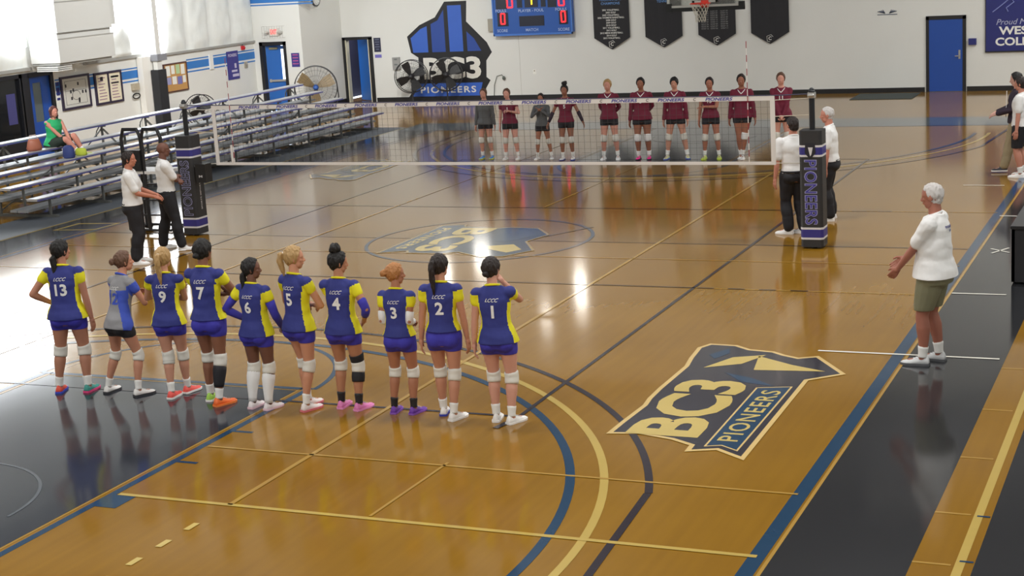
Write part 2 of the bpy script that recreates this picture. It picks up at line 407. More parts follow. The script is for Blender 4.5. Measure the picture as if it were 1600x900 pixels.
# volleyball court
for sx in (-4.5, 4.5): line((sx, -9), (sx, 9), .05, dark_line, 6)
for y in (-9, 9): line((-4.5, y), (4.5, y), .05, dark_line, 6)
for y in (-3, 3):
    line((-4.5, y), (4.5, y), .04, dark_line, 6); line((4.5, y), (7.7, y), .035, fadedyel, 6); line((-7.7, y), (-4.5, y), .035, fadedyel, 6)
    for k in range(4):
        line((4.55+k*.42, y), (4.78+k*.42, y), .04, dark_line, 7)
line((-7.7, 0), (7.7, 0), .045, dark_line, 3)
# yellow side courts
line((1.85, -12.0), (7.72, -12.0), .055, yellow_paint, 7); line((1.85, -10.58), (7.7, -10.58), .035, fadedyel, 7)
for x in (-3.05, 3.02): line((x, -12), (x, 12), .05, fadedyel, 7)
line((-.1, 3.0), (-.05, 8.5), .04, fadedyel, 7)
line((4.38, -11.95), (4.42, -10.5), .03, fadedyel, 7)
for y in (-1.2,): line((-7.7, y), (7.7, y), .03, paint('very_faint_line', (176, 138, 66)), 7)
for y in (-12.55, -12.95, -13.35, -13.75): line((3.0, y-.08), (3.0, y+.08), .06, cream_paint, 7)
# strip between the black aprons
for y in (-10.72, -11.8, -7.82, -9.3, -6.3): line((8.84, y), (9.12, y), .03, fadedyel, 3)
for y in (-10.74, -11.71): line((9.17, y), (9.27, y), .03, blue_paint, 4)
# white tape marks of the coaching area
line((6.83, -5.94), (8.78, -5.95), .045, white_tape, 9, 'tape_mark'); line((7.84, -2.86), (8.5, -2.86), .045, white_tape, 9, 'tape_mark')
line((6.8, 5.72), (7.5, 5.72), .045, white_tape, 9, 'tape_mark'); line((7.77, 2.7), (8.5, 2.7), .045, white_tape, 9, 'tape_mark')
line((7.96, .05), (8.24, -.2), .035, white_tape, 9, 'tape_mark'); line((8.01, -.27), (8.2, .13), .035, white_tape, 9, 'tape_mark')
line((4.42, -9.42), (4.50, -9.05), .07, dark_line, 9, 'tape_mark')
# little painted badge on the left apron
o = part('painted_badge', G().poly([(-8.62, .05), (-7.75, .2), (-7.7, .9), (-8.6, .78)], zl(4)), yellow_paint, FLOOR)
part('badge_field', G().poly([(-8.55, .12), (-7.82, .26), (-7.78, .82), (-8.52, .71)], zl(5)), black_paint, o)
# dark rubber door mat
tag(part('rubber_mat', G().box(1.85, 3.5, 20.1, 21.55, .001, .014), mat('rubber', (58, 66, 64), .8)), 'dark grey rubber floor mat lying before the far wall', 'mat')

# ---- painted floor logos
LOGO = [(-1.75,.65),(-1.36,.64),(-.77,.61),(-.52,.64),(-.15,.65),(.75,.64),(1.09,.69),(1.55,.73),(1.75,.64),(1.73,.31),(1.58,.12),(1.53,-.17),(1.41,-.32),(1.32,-.49),(1.43,-.69),(.75,-1.13),(.44,-.8),(-2.23,-.83),(-2.0,-.51),(-2.11,-.24),(-1.92,-.23),(-1.79,-.01),(-1.69,.34)]
def inset(pts, d):
    n = len(pts); out = []
    A = sum(pts[i][0]*pts[(i+1) % n][1]-pts[(i+1) % n][0]*pts[i][1] for i in range(n)); sg = 1 if A > 0 else -1
    for i in range(n):
        p0, p1, p2 = Vector(pts[i-1]), Vector(pts[i]), Vector(pts[(i+1) % n])
        e1 = (p1-p0).normalized(); e2 = (p2-p1).normalized()
        n1 = Vector((-e1.y, e1.x))*sg; n2 = Vector((-e2.y, e2.x))*sg; b = n1+n2
        k = d/max(.35, (1+n1.dot(n2))); out.append(tuple(p1+b*k))
    return out
def floor_logo(cx, cy_, sgn, sc, dark, blue, cream, edge):
    def W(u, v, z): return (cx-sgn*v*sc, cy_+sgn*u*sc, z)
    def pl(pts, z): return [W(u, v, z) for u, v in pts]
    U = Vector((0, sgn, 0)); V = Vector((-sgn, 0, 0))
    o = part('painted_logo', G().poly(pl(LOGO, zl(8))), edge, FLOOR)
    part('logo_field', G().poly(pl(inset(LOGO, .05), zl(9))), dark, o)
    g = G().poly(pl([(-1.93,-.37),(.07,-.34),(.18,-.7),(-2.0,-.71),(-1.87,-.52)], zl(10))); part('logo_band', g, edge, o)
    g = G().poly(pl(inset([(-1.93,-.37),(.07,-.34),(.18,-.7),(-2.0,-.71),(-1.87,-.52)], .02), zl(11))); part('logo_band', g, blue, o)
    g = G(); add_text(g, 'PIONEERS', W(-.87, -.535, zl(12)), U, V, 1.72*sc, .20*sc, bold=.012, spacing=1.15); part('lettering', g, cream, o)
    g = G(); add_text(g, 'BC3', W(-.72, .12, zl(12)), U, V, 1.95*sc, .74*sc, bold=.035, spacing=1.0); part('lettering', g, cream, o)
    # plain angular accents beside the lettering
    part('logo_wedge', G().poly(pl([(.73,-.14),(1.3,-.05),(1.0,-.5),(.81,-.9)], zl(11))), cream, o)
    part('logo_accent', G().poly(pl([(.58,.14),(.4,-.23),(.14,-.52),(.25,-.13)], zl(11))), blue, o)
    part('logo_accent', G().poly(pl([(1.26,.51),(1.58,.36),(1.36,.30),(1.1,.40)], zl(11))), blue, o)
    part('logo_wedge', G().poly(pl([(.72,.42),(1.2,.22),(1.36,-.12),(.95,.05)], zl(11))), cream, o)
logo_dark = paint('logo_dark', (56, 54, 62)); 
floor_logo(6.2, -7.6, 1, 1.0, logo_dark, blue_paint, cream_paint, paint('logo_edge', (214, 184, 122)))
floor_logo(-6.2, 7.4, -1, .82, logo_dark, blue_paint, cream_paint, MATS['logo_edge'])
slate = paint('logo_slate', (58, 68, 80)); slb = paint('logo_slate_blue', (66, 82, 100)); ce = paint('logo_edge2', (160, 138, 92))
CL = [(-1.15,-1.22),(1.3,-1.22),(1.05,-.8),(1.2,-.72),(1.2,-.1),(1.05,.1),(1.38,.62),(1.3,.98),(.78,1.28),(.1,.88),(-.5,1.02),(-1.05,.62),(-1.1,.1),(-1.0,-.1),(-1.1,-.75),(-1.28,-.8)]
def CW(pts, z): return [(v, -u, z) for u, v in pts]
o = part('painted_logo', G().poly(CW(CL, zl(8))), ce, FLOOR); part('logo_field', G().poly(CW(inset(CL, .04), zl(9))), slate, o)
part('logo_band', G().poly(CW([(-1.0,-1.14),(1.14,-1.14),(.98,-.86),(-1.1,-.86)], zl(10))), slb, o)
g = G(); add_text(g, 'PIONEERS', (-1.0, 0, zl(11)), (0, -1, 0), (1, 0, 0), 1.8, .18, bold=.03, spacing=1.15); part('lettering', g, cream_paint, o)
g = G(); add_text(g, 'BC3', (-.42, -.04, zl(11)), (0, -1, 0), (1, 0, 0), 2.0, .66, bold=.035); part('lettering', g, cream_paint, o)
part('logo_wedge', G().poly(CW([(.35,.75),(.75,1.05),(1.0,.9),(.8,.55),(.6,.2)], zl(10))), cream_paint, o)
part('logo_accent', G().poly(CW([(-.85,.15),(-.8,.55),(-.3,.8),(.2,.5),(.1,.15)], zl(10))), slb, o)
line((1.0, .35), (1.5, 1.25), .04, slate, 9, 'logo_stroke')
# ================================================================== WALL THINGS
def wall_frame_y(name, x0, x1, y0, y1, *a): pass
navy = mat('navy_print', (34, 40, 110), .5, var=.1, vscale=6); white_print = mat('white_print', (230, 230, 226), .5); paper = mat('paper_white', (222, 222, 216), .7)
violet = mat('violet_print', (58, 52, 130), .5, var=.15, vscale=9); dkframe = mat('dark_purple_frame', (46, 38, 60), .4)
lightblue = mat('light_blue_print', (98, 140, 196), .5)
# wall logo (flat paint): generic angular emblem + lettering
yw = YF-.004
def wp(pts, k): return [(x, yw-.0015*k, z) for x, z in pts]
mur_black = mat('mural_black', (22, 22, 26), .5); mur_blue = mat('mural_blue', (52, 96, 190), .5, var=.05, vscale=4); mur_dblue = mat('mural_dark_blue', (36, 70, 150), .5); mur_white = mat('mural_white', (224, 222, 214), .5)
mu = part('wall_logo', G().poly(wp([(-12.2,2.0),(-11.75,2.34),(-11.2,2.56),(-10.85,3.02),(-10.1,3.02),(-10.15,2.4),(-9.9,2.15),(-9.5,1.75),(-9.35,1.45),(-9.55,1.2),(-9.58,.7),(-9.45,.6),(-9.62,.35),(-9.6,.06),(-12.32,.06),(-12.1,.36),(-12.2,.64),(-11.86,.66),(-11.86,1.35),(-12.1,1.5)], 0)), mur_black)
tag(mu, 'blue, black and white team emblem with large block lettering on the far wall', 'wall logo')
for k, q in enumerate([[(-12.08,1.95),(-11.72,2.22),(-11.5,2.3),(-11.5,1.5),(-12.02,1.5)], [(-11.36,2.36),(-11.12,2.46),(-10.9,2.78),(-10.9,1.5),(-11.36,1.5)], [(-10.76,2.9),(-10.3,2.9),(-10.3,1.5),(-10.76,1.5)], [(-10.16,2.1),(-9.92,1.88),(-9.7,1.5),(-10.16,1.5)]]):
    part('emblem_panel', G().poly(wp(q, 1)), (mur_blue, mur_dblue, mur_blue, mur_dblue)[k], mu)
g = G(); add_text(g, 'BC3', (-10.72, yw-.004, 1.0), (1, 0, 0), (0, 0, 1), 1.95, .68, bold=.035); part('lettering', g, mur_white, mu)
part('logo_band', G().poly(wp([(-12.1,.54),(-9.72,.54),(-9.78,.34),(-9.72,.14),(-12.15,.14),(-12.0,.34)], 1)), mur_blue, mu)
g = G(); add_text(g, 'PIONEERS', (-10.9, yw-.005, .34), (1, 0, 0), (0, 0, 1), 1.9, .2, bold=.02, spacing=1.2); part('lettering', g, mur_white, mu)

# championship banners
cloth = mat('black_banner_cloth', (38, 38, 42), .8, var=.12, vscale=3)
def banner(x0, x1, zs, zt, label, lines):
    t = thing('hanging_banner', label, 'banner', ((x0+x1)/2, YF-.06, 0), 0, 'black pennants on the far wall')
    hw = (x1-x0)/2; n = 8; g = G(); vs = []
    for i in range(n+1):
        x = -hw+2*hw*i/n; zb = zt+(zs-zt)*abs(x)/hw; yy = .012*math.sin(i*1.7)
        vs += [(x, yy-.012, zb), (x, yy-.012, 4.1), (x, yy+.0, zb), (x, yy+.0, 4.1)]
    for i in range(n):
        a = 4*i; b = a+4; g.f += [(a, b, b+1, a+1), (b+2, a+2, a+3, b+3), (a, a+2, b+2, b)]
    g.f += [(0, 1, 3, 2), (4*n, 4*n+2, 4*n+3, 4*n+1)]
    g.v = vs; g.m = [0]*len(g.f); part('cloth', g, cloth, t)
    g = G().tube([(-hw-.04, -.006, 4.1), (hw+.04, -.006, 4.1)], .015); part('hanging_rod', g, steel, t)
    g = G(); add_text(g, '\u20ac' if False else 'C', (0, -.028, zt+.16), (1, 0, 0), (0, 0, 1), None, .1, bold=.02)
    part('emblem_letter', g, white_print, t)
    g = G(); 
    for a, b in [((-.09, zt+.22), (.03, zt+.26)), ((-.09, zt+.22), (-.08, zt+.08)), ((.03, zt+.26), (.09, zt+.2)), ((-.08, zt+.08), (.0, zt+.06))]:
        g.tube([(a[0], -.027, a[1]), (b[0], -.027, b[1])], .006, 4)
    part('emblem_outline', g, white_print, t)
    return t
def banner_lines(t, rows, z0, dz, h, m, name='lettering'):
    for k, s in enumerate(rows):
        g = G(); add_text(g, s, (0, -.03, z0-k*dz), (1, 0, 0), (0, 0, 1), None, h, bold=.012); part(name, g, m, t)
b1 = banner(-5.99, -4.88, 1.76, 1.42, 'black pennant with long white championship list, beside the scoreboard', 0)
banner_lines(b1, ['2001 VOLLEYBALL', '2003 GOLF', '2005 VOLLEYBALL', '2006 WOMENS BASKETBALL', '2008 GOLF', '2009 GOLF', '2010 GOLF', '2011 VOLLEYBALL', '2012 GOLF', '2013 MENS BASKETBALL', '2014 GOLF', '2015 VOLLEYBALL'], 2.57, .074, .048, white_print)
banner_lines(b1, ['CHAMPIONS', 'TOURNAMENT', 'CONFERENCE'][::-1], 2.98, .11, .075, lightblue)
b2 = banner(-4.4, -3.28, 1.75, 1.43, 'black pennant with blue heading only, second from the scoreboard', 0)
banner_lines(b2, ['CONFERENCE', 'CHAMPIONS', 'TENNIS'], 2.98, .11, .075, lightblue)
b3 = banner(-2.8, -1.7, 1.76, 1.44, 'black pennant with three grey name columns, behind the basketball hoop', 0)
for cx in (-.37, -.1, .2, ):
    g = G()
    for k in range(11): add_text(g, ['GOLF 04', 'GOLF 06', 'GOLF 07', 'GOLF 09', 'GOLF 11', 'GOLF 12'][(k*5+int(cx*10)) % 6], (cx+.03, -.03, 2.55-k*.062), (1, 0, 0), (0, 0, 1), None, .04)
    part('lettering', g, mat('grey_print', (150, 150, 150), .6), b3)['kind'] = 'stuff'
b4 = banner(-1.25, -.16, 1.76, 1.44, 'plain black pennant hanging right of the basketball hoop', 0)

# scoreboard
sb = thing('scoreboard', 'blue electronic scoreboard with red and amber digits on far wall', 'scoreboard', (-7.87, YF-.1, 0))
part('housing', G().box(-1.27, 1.25, -.12, .1, 1.98, 4.2), mat('scoreboard_blue', (34, 86, 168), .35), sb)
part('frame', G().box(-1.29, 1.27, -.14, -.1, 1.93, 1.985).box(-1.29, -1.25, -.14, -.1, 1.93, 4.2).box(1.23, 1.27, -.14, -.1, 1.93, 4.2), mat('scoreboard_edge', (70, 120, 200), .3), sb)
dm = mat('dark_display', (22, 26, 44), .3)
part('display_window', G().box(-1.16, -.80, -.135, -.12, 2.73, 3.3), dm, sb); part('display_window', G().box(.52, .80, -.135, -.12, 2.73, 3.3), dm, sb)
part('display_window', G().box(-.22, .2, -.135, -.12, 2.75, 3.3), dm, sb); part('display_window', G().box(-.42, .38, -.135, -.12, 2.2, 2.5), dm, sb)
part('display_window', G().box(-1.13, -.78, -.135, -.12, 2.22, 2.62), dm, sb); part('display_window', G().box(.86, 1.14, -.135, -.12, 2.22, 2.62), dm, sb)
part('display_window', G().box(-.47, -.3, -.135, -.12, 2.75, 3.2), dm, sb); part('display_window', G().box(.3, .45, -.135, -.12, 2.75, 3.2), dm, sb)
red = mat('red_digit', (255, 30, 30), .4, emit=(255, 30, 36), estr=3.5); amber = mat('amber_digit', (255, 200, 40), .4, emit=(255, 190, 30), estr=3.5)
def seg0(g, x, z, w_, h, t=.035):
    y0, y1 = -.145, -.13
    g.box(x-w_/2, x-w_/2+t, y0, y1, z-h/2+t*.6, z+h/2-t*.6); g.box(x+w_/2-t, x+w_/2, y0, y1, z-h/2+t*.6, z+h/2-t*.6)
    g.box(x-w_/2+t*.5, x+w_/2-t*.5, y0, y1, z-h/2, z-h/2+t); g.box(x-w_/2+t*.5, x+w_/2-t*.5, y0, y1, z+h/2-t, z+h/2)
for (x, z, w_, h) in ((-.70, 2.95, .2, .4), (.96, 2.95, .2, .4), (-.95, 2.44, .16, .34), (1.0, 2.44, .16, .34)):
    g = G(); seg0(g, x, z, w_, h); part('digit', g, red, sb)
part('digit', G().box(-.01, .03, -.145, -.13, 2.83, 3.1), amber, sb)
for s, x, z, wd in (('FOULS', -1.0, 2.68, .34), ('FOULS', .94, 2.66, .36), ('PLAYER - FOUL', -.02, 2.66, .82), ('SCORE', -.98, 2.09, .34), ('SCORE', 1.0, 2.07, .36), ('MATCH', -.02, 2.09, .4)):
    g = G(); add_text(g, s, (x, -.142, z), (1, 0, 0), (0, 0, 1), wd, .085, bold=.015)
    part('lettering', g, mat('pale_blue_print', (170, 190, 225), .5), sb)
tag(part('speaker_box', G().box(-9.38, -9.16, YF-.12, YF, 2.08, 2.45), mat('beige_metal', (158, 152, 138), .6)), 'small beige metal box mounted left of the scoreboard', 'box')

# basketball backboard and hoop (far end)
bb = thing('basketball_hoop', 'glass backboard with orange rim and white net at far end', 'basketball hoop', (0, 13.1, 0))
part('glass', G().box(-.88, .88, .0, .03, 2.98, 3.95), mat('backboard_glass', (210, 214, 210), .05, trans=.9), bb)
part('frame', G().box(-.91, .91, -.012, .045, 2.92, 3.0).box(-.91, -.85, -.012, .045, 2.92, 3.98).box(.85, .91, -.012, .045, 2.92, 3.98).box(-.91, .91, -.012, .045, 3.93, 3.98).box(-.30, -.25, -.01, .03, 3.05, 3.55).box(.25, .30, -.01, .03, 3.05, 3.55).box(-.30, .30, -.01, .03, 3.05, 3.1), mat('backboard_white', (186, 186, 180), .5), bb)
g = G(); g.prism([(-.93, .05, 2.86), (.93, .05, 2.86), (.93, .05, 2.95), (-.93, .05, 2.95)], (0, -.07, 0)); g.box(-.93, -.8, -.03, .06, 2.86, 3.05).box(.8, .93, -.03, .06, 2.86, 3.05)
part('edge_padding', g, mat('padding_black', (30, 32, 32), .7), bb)
orange = mat('rim_orange', (224, 60, 44), .4)
g = G(); g.tube([(.2285*math.cos(t*math.pi/12), -.38+.2285*math.sin(t*math.pi/12), 3.05) for t in range(24)], .012, 6, closed=True)
g.box(-.07, .07, -.16, -.0, 2.98, 3.05).box(-.09, .09, -.02, 0, 2.93, 3.1)
part('rim', g, orange, bb)
g = G(); rn = lambda z: .215-.10*min(1, z/.3)
for k in range(12):
    for d_ in (1, -1):
        pts = []
        for q in range(7):
            t = (k+d_*q*.5)*math.pi/6; r = rn(q*.07); pts.append((r*math.cos(t), -.38+r*math.sin(t), 3.04-q*.068))
        g.tube(pts, .0045, 4)
part('net', g, mat('net_cord', (206, 200, 184), .7), bb)
g = G().box(-.05, .05, .05, .12, 3.0, 3.9).tube([(0, .1, 3.6), (0, 1.8, 5.2), (0, 2.0, CEIL_Z)], .05)
g.tube([(0, .1, 3.1), (0, 1.8, 5.2)], .03); part('support_arm', g, mat('support_grey', (120, 120, 120), .5), bb)

# conference sign (cut by the frame on the right)
sg = thing('wall_sign', 'navy conference sign with white lettering at far right edge', 'sign', (6.3, YF-.03, 0))
part('board', G().box(-1.12, 1.12, -.02, .03, 1.06, 3.4), navy, sg)
g = G(); add_text(g, 'Proud Member', (-.18, -.023, 1.83), (1, 0, 0), (0, 0, 1), None, .15, shear=.3); part('lettering', g, mat('silver_print', (170, 174, 200), .5), sg)
g = G(); add_text(g, 'WESTERN', (.02, -.023, 1.6), (1, 0, 0), (0, 0, 1), 1.62, .22, bold=.03); part('lettering', g, white_print, sg); g = G(); add_text(g, 'COLLEGIATE', (.1, -.023, 1.31), (1, 0, 0), (0, 0, 1), 1.95, .22, bold=.03); part('lettering', g, white_print, sg)
part('outline_shape', G().tube([(-.95, -.03, 2.1), (-.75, -.03, 2.25), (-.5, -.03, 2.45), (-.4, -.03, 2.35), (-.6, -.03, 2.2), (-.55, -.03, 2.1)], .018, 4), mat('silver_blue', (120, 130, 190), .5), sg)
part('trim_edge', G().box(-1.14, 1.14, -.024, .03, 1.03, 1.06).box(-1.14, -1.12, -.024, .03, 1.03, 3.4), black, sg)

def panel_y(name, label, cat, x0, x1, z0, z1, m, y=YF, t=.02, rows=None, rm=None, group=None, extra=None):
    o = thing(name, label, cat, ((x0+x1)/2, y, (z0+z1)/2), 0, group); hw, hh = (x1-x0)/2, (z1-z0)/2
    part('panel', G().box(-hw, hw, -t, 0, -hh, hh), m, o)
    if rows:
        g = G(); rnd = random.Random(x0*7)
        for k in range(rows):
            zz = hh*.8-k*(2*hh*.85)/rows; wv = hw*rnd.uniform(.4, .8); g.box(-wv, wv, -t-.002, -t, zz-hh*.5/rows, zz)
        part('print', g, rm, o)
    return o
# exit wall
ex = thing('exit_sign', 'lit exit sign in a wire guard above the ajar blue door', 'exit sign', (-15.42, YE, 2.42))
part('housing', G().box(-.16, .16, -.06, 0, -.1, .12), mat('sign_housing', (220, 214, 206), .5), ex)
g = G(); add_text(g, 'EXIT', (0, -.062, .02), (1, 0, 0), (0, 0, 1), .22, .14, bold=.02); part('lettering', g, mat('exit_red', (240, 60, 60), .4, emit=(255, 60, 60), estr=1.6), ex)
for sx in (-1, 1): part('lamp_head', G().cap((sx*.24, -.02, 0), (sx*.24, -.09, .01), .05, .06, mi=0), mat('lamp_grey', (190, 190, 184), .3), ex)
g = G()
for k in range(9): x = -.36+.09*k; g.tube([(x, -.14, -.16), (x, -.14, .19)], .003, 4)
for z in (-.16, .0, .19): g.tube([(-.36, -.14, z), (.36, -.14, z)], .004, 4)
for x in (-.36, .36):
    for z in (-.16, .19): g.tube([(x, -.14, z), (x, 0, z)], .004, 4)
part('wire_guard', g, mat('wire_grey', (150, 146, 138), .5), ex)
pinkp = mat('pink_print', (190, 90, 140), .5)
panel_y('wall_poster', 'small purple poster with pink print between exit door and large fan', 'poster', -14.90, -14.62, 1.36, 1.78, violet, YE, .01, 4, pinkp)
ck = thing('wall_clock', 'round wall clock at the top edge above the large fan', 'clock', (-13.8, 19.35, 3.37))
ck.location = (XR+.0, 20.35, 3.37); ck.rotation_euler = (0, 0, math.radians(90))
def disc(g, c, r, y0, y1, n=28, mi=0):
    g.prism([(c[0]+r*math.cos(2*math.pi*k/n), y0, c[1]+r*math.sin(2*math.pi*k/n)) for k in range(n)], (0, y1-y0, 0), mi)
g = G(); disc(g, (0, 0), .26, -.05, 0); part('case', g, mat('clock_rim', (60, 64, 70), .4), ck)
g = G(); disc(g, (0, 0), .225, -.055, -.05); part('dial', g, mat('clock_face', (224, 226, 224), .5), ck)
for k in range(12): part('hour_mark', G().box(-.008, .008, -.058, -.055, .17, .2, M=Matrix.Rotation(k*math.pi/6, 4, 'Y')), black, ck)
part('hand', G().box(-.01, .01, -.06, -.056, -.02, .12, M=Matrix.Rotation(.8, 4, 'Y')), black, ck); part('hand', G().box(-.007, .007, -.063, -.06, -.03, .17, M=Matrix.Rotation(-1.2, 4, 'Y')), black, ck)
# far wall small things
o = panel_y('wall_notice', 'dark notice sheet right of the open doorway, upper of two', 'notice', -13.38, -13.14, 1.56, 2.0, mat('dark_notice', (36, 40, 66), .5, var=.4, vscale=14), YF, .01, 5, mat('grey_blue_print', (110, 116, 140), .5))
panel_y('wall_notice', 'small violet notice strip right of the open doorway, lower of two', 'notice', -13.37, -13.14, 1.38, 1.48, mat('violet_strip', (110, 104, 186), .5), YF, .01)
panel_y('fire_extinguisher_cabinet', 'grey wall cabinet just left of the two drum fans', 'cabinet', -12.74, -12.50, 1.0, 1.38, mat('cabinet_grey', (150, 150, 148), .4), YF, .08, 2, mat('cabinet_glass', (110, 116, 116), .3))
panel_y('hand_sanitizer_dispenser', 'small navy dispenser on wall right of the closed blue door', 'dispenser', 4.73, 4.93, 1.25, 1.42, navy, YF, .1)
sh = thing('wall_shelf', 'two thin grey hand marks above a short dark bar on wall', 'wall decal', (2.56, YF-.004, 2.2))
part('bar', G().box(-.27, .27, -.006, 0, -.075, -.055), mat('slate_print', (74, 84, 104), .5), sh)
for sx in (-1, 1):
    g = G()
    for k in range(4): g.tube([(sx*.06, -.006, -.03), (sx*(.12+.045*k), -.006, .06-.012*k)], .012, 4)
    part('hand_mark', g, MATS['slate_print'], sh)
hk = thing('wall_outlet', 'small white outlet plate low on the far wall', 'outlet', (-7.98, YF, .82)); part('plate', G().box(-.05, .05, -.015, 0, -.07, .07), mat('outlet_white', (236, 236, 230), .4), hk); part('socket', G().box(-.02, .02, -.02, -.015, .01, .05), MATS['beige_metal'], hk)
o = part('hanging_cable', G().tube([(-9.35, YF-.03, .13), (-9.32, YF-.03, .45), (-9.22, YF-.03, .72), (-9.05, YF-.04, .76), (-8.98, YF-.05, .66)], .01, 6).ell((-8.98, YF-.06, .66), (.05, .04, .06)), mat('cable_grey', (90, 96, 90), .6), None)
tag(o, 'thin grey cable looped against far wall beside first grey-shirt player', 'cable')

# left wall boards, local frame: x along +Y world, y into wall (-X): rotate +90
def lw(name, label, cat, y0, y1, z0, z1, group=None, x=XL):
    o = thing(name, label, cat, (x, (y0+y1)/2, (z0+z1)/2), math.radians(90), group); return o, (y1-y0)/2, (z1-z0)/2
def framed(o, hw, hh, fm, bm, t=.05, fw_=.06):
    part('frame', G().box(-hw, hw, -t, 0, -hh, -hh+fw_).box(-hw, hw, -t, 0, hh-fw_, hh).box(-hw, -hw+fw_, -t, 0, -hh+fw_, hh-fw_).box(hw-fw_, hw, -t, 0, -hh+fw_, hh-fw_), fm, o)
    part('backing', G().box(-hw+fw_, hw-fw_, -t+.02, 0, -hh+fw_, hh-fw_), bm, o)
blackprint = mat('black_print', (40, 40, 48), .6); yelp = mat('yellow_paper', (226, 212, 150), .7); pinkpap = mat('pink_paper', (222, 196, 196), .7)
o, hw, hh = lw('framed_poster', 'purple framed poster with a sketched court diagram, behind seated woman', 'poster', 10.07, 11.24, 1.12, 1.98)
framed(o, hw, hh, dkframe, mat('grey_paper', (196, 196, 190), .7))
g = G(); rnd = random.Random(3)
for k in range(9): x = rnd.uniform(-.4, .4); z = rnd.uniform(-.28, .28); g.box(x-.03, x+.03, -.034, -.03, z-.04, z+.04)
g.tube([(-.42, -.032, .3), (.42, -.032, .3), (.42, -.032, -.3), (-.42, -.032, -.3)], .006, 4, closed=True); g.tube([(.16*math.cos(k*.5), -.032, -.08+.12*math.sin(k*.5)) for k in range(12)], .006, 4)
g.tube([(-.42, -.032, .05), (.42, -.032, .05)], .005, 4); part('print', g, blackprint, o)
o, hw, hh = lw('framed_poster', 'purple framed pair of schedule sheets beside the wall telephone', 'poster', 11.45, 12.61, 1.10, 1.95)
framed(o, hw, hh, dkframe, mat('cream_paper', (222, 214, 190), .7)); part('centre_bar', G().box(-.03, .03, -.05, 0, -hh+.05, hh-.05), dkframe, o)
g = G()
for cx in (-.28, .28):
    for k in range(8): g.box(cx-.18+rnd.uniform(0, .05), cx+rnd.uniform(.05, .18), -.034, -.03, .26-k*.08, .285-k*.08)
part('print', g, mat('mauve_print', (150, 120, 140), .6), o)
for q in ((-.34, -.22, .2, .3), (.12, .44, .24, .29), (.12, .44, .08, .12)): part('heading', G().box(q[0], q[1], -.034, -.03, q[2], q[3]), blackprint, o)
o, hw, hh = lw('wall_notice', 'narrow navy plaques stacked beside the blue door frame', 'notice', 9.92, 10.04, 1.4, 1.9)
part('plaque', G().box(-hw, hw, -.01, 0, .12, .22).box(-hw, hw, -.01, 0, -.12, .08).box(-hw, hw, -.01, 0, -.24, -.18), navy, o)
o, hw, hh = lw('wall_phone', 'beige wall telephone box with a dark coiled cable', 'telephone', 13.0, 13.3, 1.15, 1.52)
part('box', G().box(-.13, .13, -.1, 0, 0, .18), mat('putty_plastic', (170, 160, 140), .5), o)
part('coiled_cord', G().tube([(.16*math.cos(k*.52), -.06, -.16+.07*math.sin(k*.52)) for k in range(12)], .018, 6, closed=True), black, o)
o, hw, hh = lw('cork_board', 'cork notice board with pinned white sheets behind the black post', 'notice board', 14.55, 15.68, 1.09, 1.90)
framed(o, hw, hh, mat('board_frame', (86, 54, 48), .5), mat('cork', (186, 142, 84), .8, var=.15, vscale=40), .04, .035)
for k, (x, z, w_, h, m_) in enumerate([(-.36, .2, .2, .28, paper), (-.12, .22, .16, .24, paper), (.12, .22, .18, .26, mat('green_sheet', (170, 196, 150), .7)), (.36, .2, .18, .28, paper), (-.34, -.08, .2, .2, mat('mauve_sheet', (150, 150, 190), .7)), (-.08, -.08, .2, .22, paper), (.18, -.1, .22, .22, mat('blue_sheet', (110, 110, 170), .7)), (.4, -.08, .14, .2, paper)]):
    part('pinned_sheet', G().box(x-w_/2, x+w_/2, -.026, -.02, z-h/2, z+h/2), m_, o)
o, hw, hh = lw('hanging_banner', 'narrow purple banner with white print between cork board and exit door', 'banner', 17.78, 18.40, 1.14, 1.98)
part('cloth', G().box(-hw, hw, -.02, -.008, -hh, hh), violet, o)
g = G(); add_text(g, 'PIONEERS', (0, -.022, .3), (1, 0, 0), (0, 0, 1), .46, .09, bold=.02)
for k, (x, z, w_, h) in enumerate([(.12, -.02, .1, .14), (.05, -.17, .3, .06), (.1, -.3, .34, .08)]): g.box(x-w_/2, x+w_/2, -.023, -.021, z-h/2, z+h/2)
part('print', g, mat('pale_print', (196, 190, 214), .5), o)
o, hw, hh = lw('fire_alarm', 'red fire alarm horn above the blue stripe', 'alarm', 18.62, 18.76, 1.97, 2.09); part('horn', G().box(-.07, .07, -.06, 0, -.06, .06).cap((0, -.06, 0), (0, -.09, 0), .04, .03), mat('alarm_red', (190, 40, 46), .4), o)
part('conduit', G().tube([(0, -.03, .06), (0, -.03, .22), (.06, -.05, .3), (.14, -.05, .25)], .018, 6), MATS['support_grey'], o)
o, hw, hh = lw('thermostat', 'small putty coloured thermostat right of the purple banner', 'thermostat', 18.72, 18.86, 1.42, 1.6); part('cover', G().box(-.07, .07, -.04, 0, -.09, .09), MATS['beige_metal'], o); part('dial', G().cap((0, -.04, .03), (0, -.05, .03), .03, .03), steel, o)

